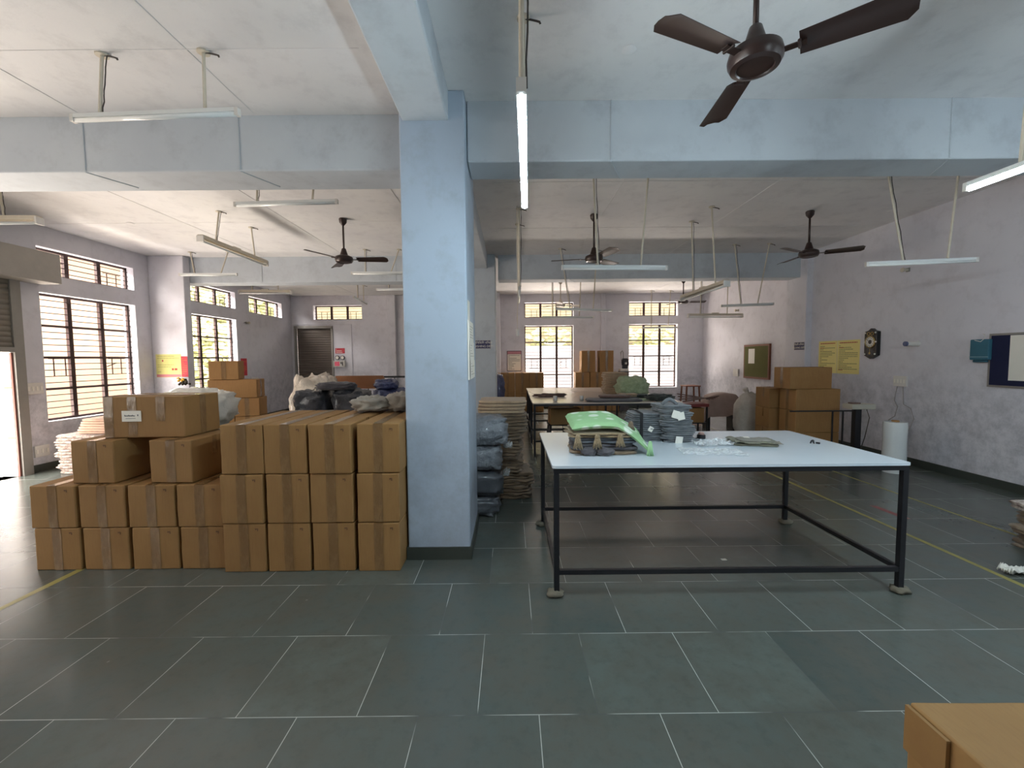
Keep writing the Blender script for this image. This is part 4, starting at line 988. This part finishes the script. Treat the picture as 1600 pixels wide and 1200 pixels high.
# blankets by the first left window
z = 0
for i in range(7):
    h = .082; rnd = random.Random(300 + i)
    folded((-6.34 + rnd.uniform(-.02, .02), 6.55, z), .78, .62, h, 300 + i, M_PATT, 'white and brown knitted blanket under the first left window, %s from below' % ORD[i], 'blanket', 'knitted blankets under the first left window', rad(rnd.uniform(-4, 4)), 2, .03, .008, 'folded_blanket'); z += h + .0005
for i in range(3):
    h = .075; rnd = random.Random(330 + i)
    folded((-6.22 + .03 * i + rnd.uniform(-.02, .02), 6.60, z), .62 - .04 * i, .50, h, 330 + i, M_PEACH, 'peach folded cloth on the knitted blankets under the left window, %s from below' % ORD[i], 'cloth', 'peach cloths on the knitted blankets', rad(rnd.uniform(-4, 4)), 2, 0, .008, 'folded_cloth'); z += h + .0005
# stack at the right edge of the view
z = 0
for i in range(6):
    h = .066; rnd = random.Random(400 + i)
    folded((4.56 + .05 * sin(i * 2.2), 3.42, z), .50, .40, h, 400 + i, M_PATT if i == 5 else M_BEIGE, 'brown ruffled cloth in the stack at the right edge, %s from below' % ORD[i], 'cloth', 'brown cloths stacked at the right edge', rad(rnd.uniform(-8, 8)), 2, .03, .008, 'folded_cloth'); z += h + .0005
o = sheet('plastic_sheet', (3.86, 3.12, .001), .34, .10, .10, 12, M_PAPER, 'white crumpled sheet on the floor at the right edge', 'sheet', rad(0), 20, None, .004)

# ------------------------------------------------------------------ wall-hung things
M_INK = simple('dark_print', (70, 66, 60), .7); M_REDINK = simple('red_print', (176, 60, 54), .7); M_NAVY = simple('navy_sign_enamel', (50, 48, 92), .45)
M_YPAPER = simple('yellow_poster_paper', (236, 220, 138), .35, 0, .06, 3); M_RPAPER = simple('red_poster_paper', (186, 40, 58), .5)
def on_wall(side, a, z, off):     # local frame: x right, y up, seen by someone facing the wall
    if side == 'R': M = Matrix.Translation((off, a, z)) @ Matrix.Rotation(-pi / 2, 4, 'Z') @ Matrix.Rotation(pi / 2, 4, 'X')
    elif side == 'L': M = Matrix.Translation((off, a, z)) @ Matrix.Rotation(pi / 2, 4, 'Z') @ Matrix.Rotation(pi / 2, 4, 'X')
    else: M = Matrix.Translation((a, off, z)) @ Matrix.Rotation(pi / 2, 4, 'X')
    return M
def panel(name, side, a, z, off, w_, h, mat, label, cat, thick=.004, group=None):
    """thing standing proud of the wall by thick; children use local x right, y up, z out"""
    m = MB(); m.box(-w_ / 2, w_ / 2, -h / 2, h / 2, 0, thick); o = m.build(name, mat); o.matrix_world = on_wall(side, a, z, off)
    return tag(o, label, cat, group)
def lines(parent, name, x0, x1, ys, hgt, z, mat, seed=0, words=True):
    m = MB(); rnd = random.Random(seed)
    for y in ys:
        x = x0
        while x < x1 - .01:
            w_ = min(rnd.uniform(.02, .06) * (x1 - x0) / .4, x1 - x); m.box(x, x + w_, y - hgt / 2, y + hgt / 2, z, z + .0006); x += w_ + .006
            if words and rnd.random() < .12: break
    return m.build(name, mat, parent)
def text(parent, body, size, x, y, z, mat):
    c = bpy.data.curves.new('lettering', 'FONT'); c.body = body; c.size = size; c.align_x = 'CENTER'; c.align_y = 'CENTER'; c.extrude = .0004
    c.materials.append(mat); tmp = bpy.data.objects.new('lettering', c); COL.objects.link(tmp); bpy.context.view_layer.update()
    me = bpy.data.meshes.new_from_object(tmp.evaluated_get(bpy.context.evaluated_depsgraph_get())); bpy.data.objects.remove(tmp)
    o = bpy.data.objects.new('lettering', me); COL.objects.link(o); o.parent = parent; o.location = (x, y, z); return o
for k_, (y0, y1, l) in enumerate(((8.35, 7.885, 'yellow printed notice next to the pilaster on the right wall'), (7.875, 7.37, 'yellow printed notice nearer the clock on the right wall'))):
    o = panel('wall_notice', 'R', (y0 + y1) / 2, 1.625, XR - .001, y0 - y1, .60, M_YPAPER, l, 'poster', .003, 'yellow notices on the right wall'); w_ = (y0 - y1)
    lines(o, 'red_heading', -w_ * .4, w_ * .4, (.255,), .016, .0032, M_REDINK, k_, False)
    lines(o, 'printed_text', -w_ * .42, w_ * .42, [.20 - .032 * i for i in range(14)], .008, .0032, M_INK, 3 + k_)
    lines(o, 'red_subheading', -w_ * .42, -w_ * .2, (.17, -.235), .016, .0040, M_REDINK, 9 + k_, False)
# pendulum clock
t = thing('pendulum_clock', 'black and brass pendulum wall clock on the right wall', 'clock'); t.matrix_world = on_wall('R', 7.08, 1.84, XR - .001)
m = MB(); m.add([(x, y, z_) for z_ in (0, .07) for x, y in ((-.12, -.19), (0, -.25), (.12, -.19), (.12, .20), (.05, .22), (0, .255), (-.05, .22), (-.12, .20))], [tuple(range(8))[::-1], tuple(range(8, 16))] + [(i, (i + 1) % 8, 8 + (i + 1) % 8, 8 + i) for i in range(8)]); bevel(m.build('case', simple('black_lacquer', (22, 20, 20), .25), t), .006)
M_BRASS = simple('brass', (176, 152, 96), .35, .8); M_PEARL = simple('pearl_white', (228, 224, 216), .3)
Rx = lambda r, z0, z1, x, y, n=28: [(r, z0), (r, z1)]
m = MB(); m.lathe([(.098, .07), (.102, .078), (.088, .085), (.084, .076)], (0, .03, 0), 32, None, False); m.build('dial_ring', M_BRASS, t, auto=True)
m = MB(); m.lathe([(.083, .0705), (.083, .076)], (0, .03, 0), 32); fc = m.build('dial', M_PEARL, t)
m = MB()
for i in range(12):
    a = i * pi / 6; m.box(-.004, .004, .055, .075, .0765, .078, Matrix.Translation((0, .03, 0)) @ Matrix.Rotation(a, 4, 'Z'))
m.box(-.003, .003, 0, .05, .0785, .080, Matrix.Translation((0, .03, 0)) @ Matrix.Rotation(-1.0, 4, 'Z')); m.box(-.0025, .0025, 0, .07, .0805, .082, Matrix.Translation((0, .03, 0)) @ Matrix.Rotation(.9, 4, 'Z'))
m.lathe([(.035, .0762), (.033, .077)], (0, .03, 0), 20); m.build('hour_marks_and_hands', M_INK, fc)
for x, y in ((-.10, .18), (.10, .18), (-.11, .03), (.11, .03), (-.10, -.17), (.10, -.17)):
    m = MB(); m.blob((x, y, .075), (.014, .014, .012), 1, 0, 1, 0, 12, 8, False); m.build('corner_knob', M_PEARL, t, smooth=True)
for x in (-.035, .035):
    m = MB(); m.lathe([(.030, .07), (.030, .078), (.022, .078), (.022, .071)], (x, .165, 0), 18, None, False); m.build('brass_loop', M_BRASS, t, auto=True)
m = MB(); m.box(-.05, .05, -.19, -.08, .0705, .074); m.build('pendulum_window', simple('grey_clock_glass', (70, 70, 72), .15), t)
m = MB(); m.box(-.004, .004, -.16, -.08, .075, .077); m.lathe([(.018, .0745), (.018, .079)], (0, -.155, 0), 16); m.build('pendulum', M_BRASS, t)
def switchboard(side, a, z, off, w_, h, label, n=4, conduit=0):
    o = panel('switchboard', side, a, z, off, w_, h, M_WHITEPL, label, 'switchboard', .03); bevel(o, .004)
    for i in range(n):
        m = MB(); x = -w_ * .36 + w_ * .72 * i / max(1, n - 1); m.box(x - w_ * .06, x + w_ * .06, -h * .18, h * .18, .0302, .036); m.build('switch', M_PAPER, o)
    return o
switchboard('R', 6.56, 1.25, XR - .001, .22, .16, 'cream switchboard below the clock on the right wall')
m = MB(); m.tube([(XR - .008, 6.62, 1.165), (XR - .008, 6.66, .95), (XR - .008, 6.60, .85), (XR - .008, 6.64, .70), (XR - .008, 6.75, .62), (XR - .008, 6.8, .4)], .007, 6); m.tube([(XR - .008, 6.52, 1.165), (XR - .008, 6.5, .9), (XR - .008, 6.38, .85), (XR - .008, 6.32, .7), (XR - .008, 6.42, .45), (XR - .008, 6.4, .2)], .007, 6)
tag(m.build('wall_cable', simple('cream_wall_cable', (170, 164, 164), .6)), 'cream cables running down the right wall under the switchboard', 'cable')
switchboard('R', 11.95, 1.20, XR2 - .001, .26, .20, 'white switchboard left of the olive board on the far right wall', 3)
switchboard('L', 6.42, 1.26, XL + .001, .24, .17, 'cream switchboard between the left shutter and first window')
switchboard('L', 6.46, .31, XL + .001, .20, .17, 'cream socket plate low beside the left shutter', 3)
switchboard('L', 11.95, 1.10, XL + .001, .30, .16, 'cream switchboard beside the red notice on the left wall')
# pipe stub
t = thing('pipe_stub', 'white pipe stub with blue end sticking out of the right wall', 'pipe'); t.matrix_world = on_wall('R', 6.32, 1.815, XR - .001)
m = MB(); m.lathe([(.042, 0), (.036, .01), (.034, .17)], n=24); m.build('pipe', M_WHITEPL, t, auto=True)
m = MB(); m.lathe([(.036, .171), (.036, .195), (.03, .20)], n=24); m.build('end_plug', simple('slate_blue_plastic', (84, 92, 128), .4), t, auto=True)
for (sd, a, z_, off, l) in (('R', 6.53, 2.93, XR, 'small dark wall fitting above the clock'), ('R', 11.92, 2.92, XR2, 'small dark wall fitting high on the far right wall'), ('L', 11.7, 2.67, XL, 'small dark wall fitting right of the second left window')):
    t = thing('wall_fitting', l, 'fitting'); t.matrix_world = on_wall(sd, a, z_, off - .001 if sd == 'R' else off + .001)
    m = MB(); m.box(-.03, .03, -.03, .03, 0, .01); m.build('back_plate', M_GREYMETAL, t)
    m = MB(); m.lathe([(.018, .0105), (.02, .05), (.035, .09), (.03, .10)], n=14); m.build('horn', M_ROD, t, auto=True); m = MB(); m.tube([(-.02, 0, .01), (-.06, .015, .015), (-.11, -.01, .01)], .005, 5); m.build('cable', M_WIRE, t)
# navy notice board at the right edge
o = panel('notice_board', 'R', 4.70, 1.575, XR - .001, 1.32, .66, simple('silver_board_frame', (150, 146, 142), .4, .5), 'navy notice board with papers at the right edge', 'notice board', .022)
m = MB(); m.box(-.635, .635, -.305, .305, .0222, .024); fo = m.build('navy_felt', simple('navy_felt', (26, 30, 62), .95), o)
for (x0, x1, y0, y1) in ((-.43, -.10, -.24, .30), (-.06, .27, -.22, .29), (.31, .6, -.2, .28)):
    m = MB(); m.box(x0, x1, y0, y1, .0245, .0255); m.build('pinned_paper', M_PAPER, o)
t = thing('clip_folder', 'teal folder hanging beside the navy notice board', 'folder'); t.matrix_world = on_wall('R', 5.43, 1.71, XR - .02)
m = MB(); m.box(-.11, .11, -.13, .13, 0, .05); bevel(m.build('folder_body', simple('teal_cloth_folder', (52, 104, 122), .7), t), .01)
m = MB(); m.box(-.08, .08, -.16, -.131, .005, .04); bevel(m.build('folder_flap', simple('teal_dark_flap', (40, 88, 106), .7), t), .008)
m = MB(); m.tube([(-.05, .12, .055), (.02, .10, .056), (.06, .14, .05), (.04, .19, .03), (0, .20, .01)], .004, 6); m.build('hanging_cord', M_WHITEPL, t)
m = MB(); m.box(-.11, .11, -.095, -.088, .0505, .054); m.build('seam_band', simple('pale_seam', (150, 176, 184), .6), t)
# olive notice board
o = panel('notice_board', 'R', 10.94, 1.515, XR2 - .001, 1.13, .88, M_WOOD, 'olive green pin board in a brown frame on the far right wall', 'notice board', .05)
m = MB(); m.box(-.52, .52, -.39, .39, .0502, .052); m.build('olive_felt', simple('olive_felt', (98, 96, 52), .95), o)
m = MB(); m.box(-.33, -.05, -.05, .33, .0525, .054); m.build('pinned_paper', M_PAPER, o)
def dept(side, a, z_, off, w_, h, l1, l2, label):
    o = panel('department_sign', side, a, z_, off, w_, h, M_NAVY, label, 'sign', .006)
    text(o, l1, h * .38, 0, h * .2, .0065, M_PAPER); text(o, l2, h * .36, 0, -h * .22, .0065, M_PAPER)
    m = MB(); b_ = h * .04
    for (x0, x1, y0, y1) in ((-w_ / 2, w_ / 2, h / 2 - b_, h / 2), (-w_ / 2, w_ / 2, -h / 2, -h / 2 + b_), (-w_ / 2, -w_ / 2 + b_, -h / 2, h / 2), (w_ / 2 - b_, w_ / 2, -h / 2, h / 2)): m.box(x0, x1, y0, y1, .006, .0066)
    m.build('white_border', M_GREYBEIGE, o); return o
dept('F', -.555, 1.935, 8.699, .305, .165, 'फिनिशिंग विभाग', 'FINISHING DEPT.', 'navy sign reading FINISHING DEPT. on the second column')
dept('R', 8.745, 1.85, 5.879, .30, .155, 'पैकिंग विभाग', 'PACKING DEPT.', 'small navy department sign on the right wall pilaster')
# papers on the near column
o = panel('paper_sheaf', 'L', 3.64, 1.72, -.344, .38, .48, M_PAPER, 'sheaf of white papers hung on the right face of the near column', 'papers', .012)
for i, y in enumerate((.225, .07, -.08)):
    m = MB(); m.box(-.185, .185, y - .15, y, .0125 + .004 * i, .0145 + .004 * i); p_ = m.build('paper_sheet', M_PAPER, o)
    lines(p_, 'printed_text', -.15, .15, [y - .03 - .022 * k_ for k_ in range(5)], .006, .0147 + .004 * i, simple('faint_print', (190, 184, 174), .7), i)
o = panel('paper_sheet', 'L', 3.56, 2.04, -.344, .16, .17, M_PAPER, 'small white paper above the sheaf on the near column', 'paper', .003)
o = panel('paper_sheet', 'L', 8.95, 1.93, -.299, .10, .20, M_PAPER, 'narrow white paper on the side of the second column', 'paper', .003)
# left pilaster posters
o = panel('wall_poster', 'F', -6.835, 1.56, 8.599, .50, .46, simple('pale_yellow_poster', (222, 216, 136), .4), 'pale yellow poster on the left pilaster', 'poster', .004)
m = MB(); m.box(-.245, .245, -.225, -.17, .0042, .0048); m.build('pink_border', simple('pink_print', (206, 128, 132), .6), o)
m = MB(); m.box(.06, .10, -.09, -.05, .0042, .0048); m.box(.115, .17, -.09, -.05, .0042, .0048); m.blob((-.115, .10, .0045), (.016, .02, .002), 1, 0, 1, 0, 12, 6, False); m.build('printed_pictures', M_REDINK, o)
lines(o, 'printed_text', -.22, .22, [.19, .15, .02, -.02, -.12], .008, .0042, simple('olive_print', (150, 146, 80), .7), 5)
def redposter(side, a, z_, off, w_, h, label):
    o = panel('wall_poster', side, a, z_, off, w_, h, M_RPAPER, label, 'poster', .004)
    lines(o, 'printed_text', -w_ * .4, w_ * .4, [h * (.40 - .09 * i) for i in range(9)], h * .03, .0042, simple('orange_print', (214, 120, 60), .6), 2)
redposter('F', -6.52, 1.54, 8.599, .13, .41, 'narrow red poster on the left pilaster beside the yellow one')
redposter('L', 11.52, 1.48, XL + .001, .26, .46, 'red poster right of the second left window')
t = thing('flower_garland', 'dark garland with yellow flowers on the left pilaster below the red poster', 'garland', (-6.52, 8.53, 1.25))
rnd = random.Random(9); m = MB(); m2 = MB()
for _ in range(26): m.blob((rnd.uniform(-.09, .10), rnd.uniform(-.03, .05), rnd.uniform(-.07, .05)), (.022, .022, .02), 1, .3, 4, _, 8, 6, False)
for _ in range(16): m2.blob((rnd.uniform(-.09, .08), rnd.uniform(-.05, -.02), rnd.uniform(-.0, .07)), (.016, .012, .014), 1, .3, 4, _, 8, 6, False)
m.build('dark_leaves', simple('dark_leaves', (46, 40, 26), .8), t); m2.build('yellow_flowers', simple('marigold_yellow', (214, 170, 50), .8), t)
# back wall
o = panel('framed_notice', 'F', .115, 1.565, YB - .001, .48, .66, simple('dark_notice_frame', (56, 44, 60), .5), 'framed white notice left of the far left window', 'notice', .015)
m = MB(); m.box(-.222, .222, -.312, .22, .0152, .016); m.build('white_sheet', M_PAPER, o); m = MB(); m.box(-.222, .222, .226, .312, .0152, .016); m.build('pink_heading', simple('pink_heading', (190, 130, 140), .6), o)
lines(o, 'printed_text', -.19, .19, [.18 - .045 * i for i in range(11)], .012, .0162, M_INK, 8)
o = panel('warning_sign', 'F', -5.585, 1.945, YB - .001, .31, .17, M_RPAPER, 'red sign right of the brown shutter', 'sign', .006); lines(o, 'printed_text', -.13, .13, (.05, 0, -.05), .018, .0062, M_PAPER, 4)
for x, l in ((-5.67, 'left'), (-5.50, 'right')):
    t = thing('dial_meter', 'round grey dial beside the brown shutter, %s one' % l, 'meter', group='dials beside the brown shutter'); t.matrix_world = on_wall('F', x, 1.72, YB - .001)
    m = MB(); m.lathe([(.07, 0), (.07, .05), (.058, .055)], n=24); m.build('dial_case', simple('dark_dial_case', (84, 82, 86), .4), t, auto=True); m = MB(); m.lathe([(.052, .0555), (.05, .058)], n=24); m.build('dial_face', M_PAPER, t)
o = panel('fuse_box', 'F', -5.60, 1.52, YB - .001, .36, .21, M_WHITEPL, 'white fuse box with pink panel beside the brown shutter', 'box', .09)
m = MB(); m.box(-.14, .02, -.07, .07, .0905, .094); m.build('pink_panel', simple('bright_pink_panel', (255, 104, 130), .5), o)
for x in (.07, .12):
    m = MB(); m.box(x - .012, x + .012, -.06 if x > .1 else 0, .06, .0905, .105); m.build('breaker', M_INK, o)
m = MB(); m.tube([(-7.10, YB - .012, 2.80), (-5.19, YB - .012, 2.80), (-5.19, YB - .012, .3)], .011, 6); tag(m.build('conduit', M_WALL), 'painted conduit framing the brown shutter', 'conduit')
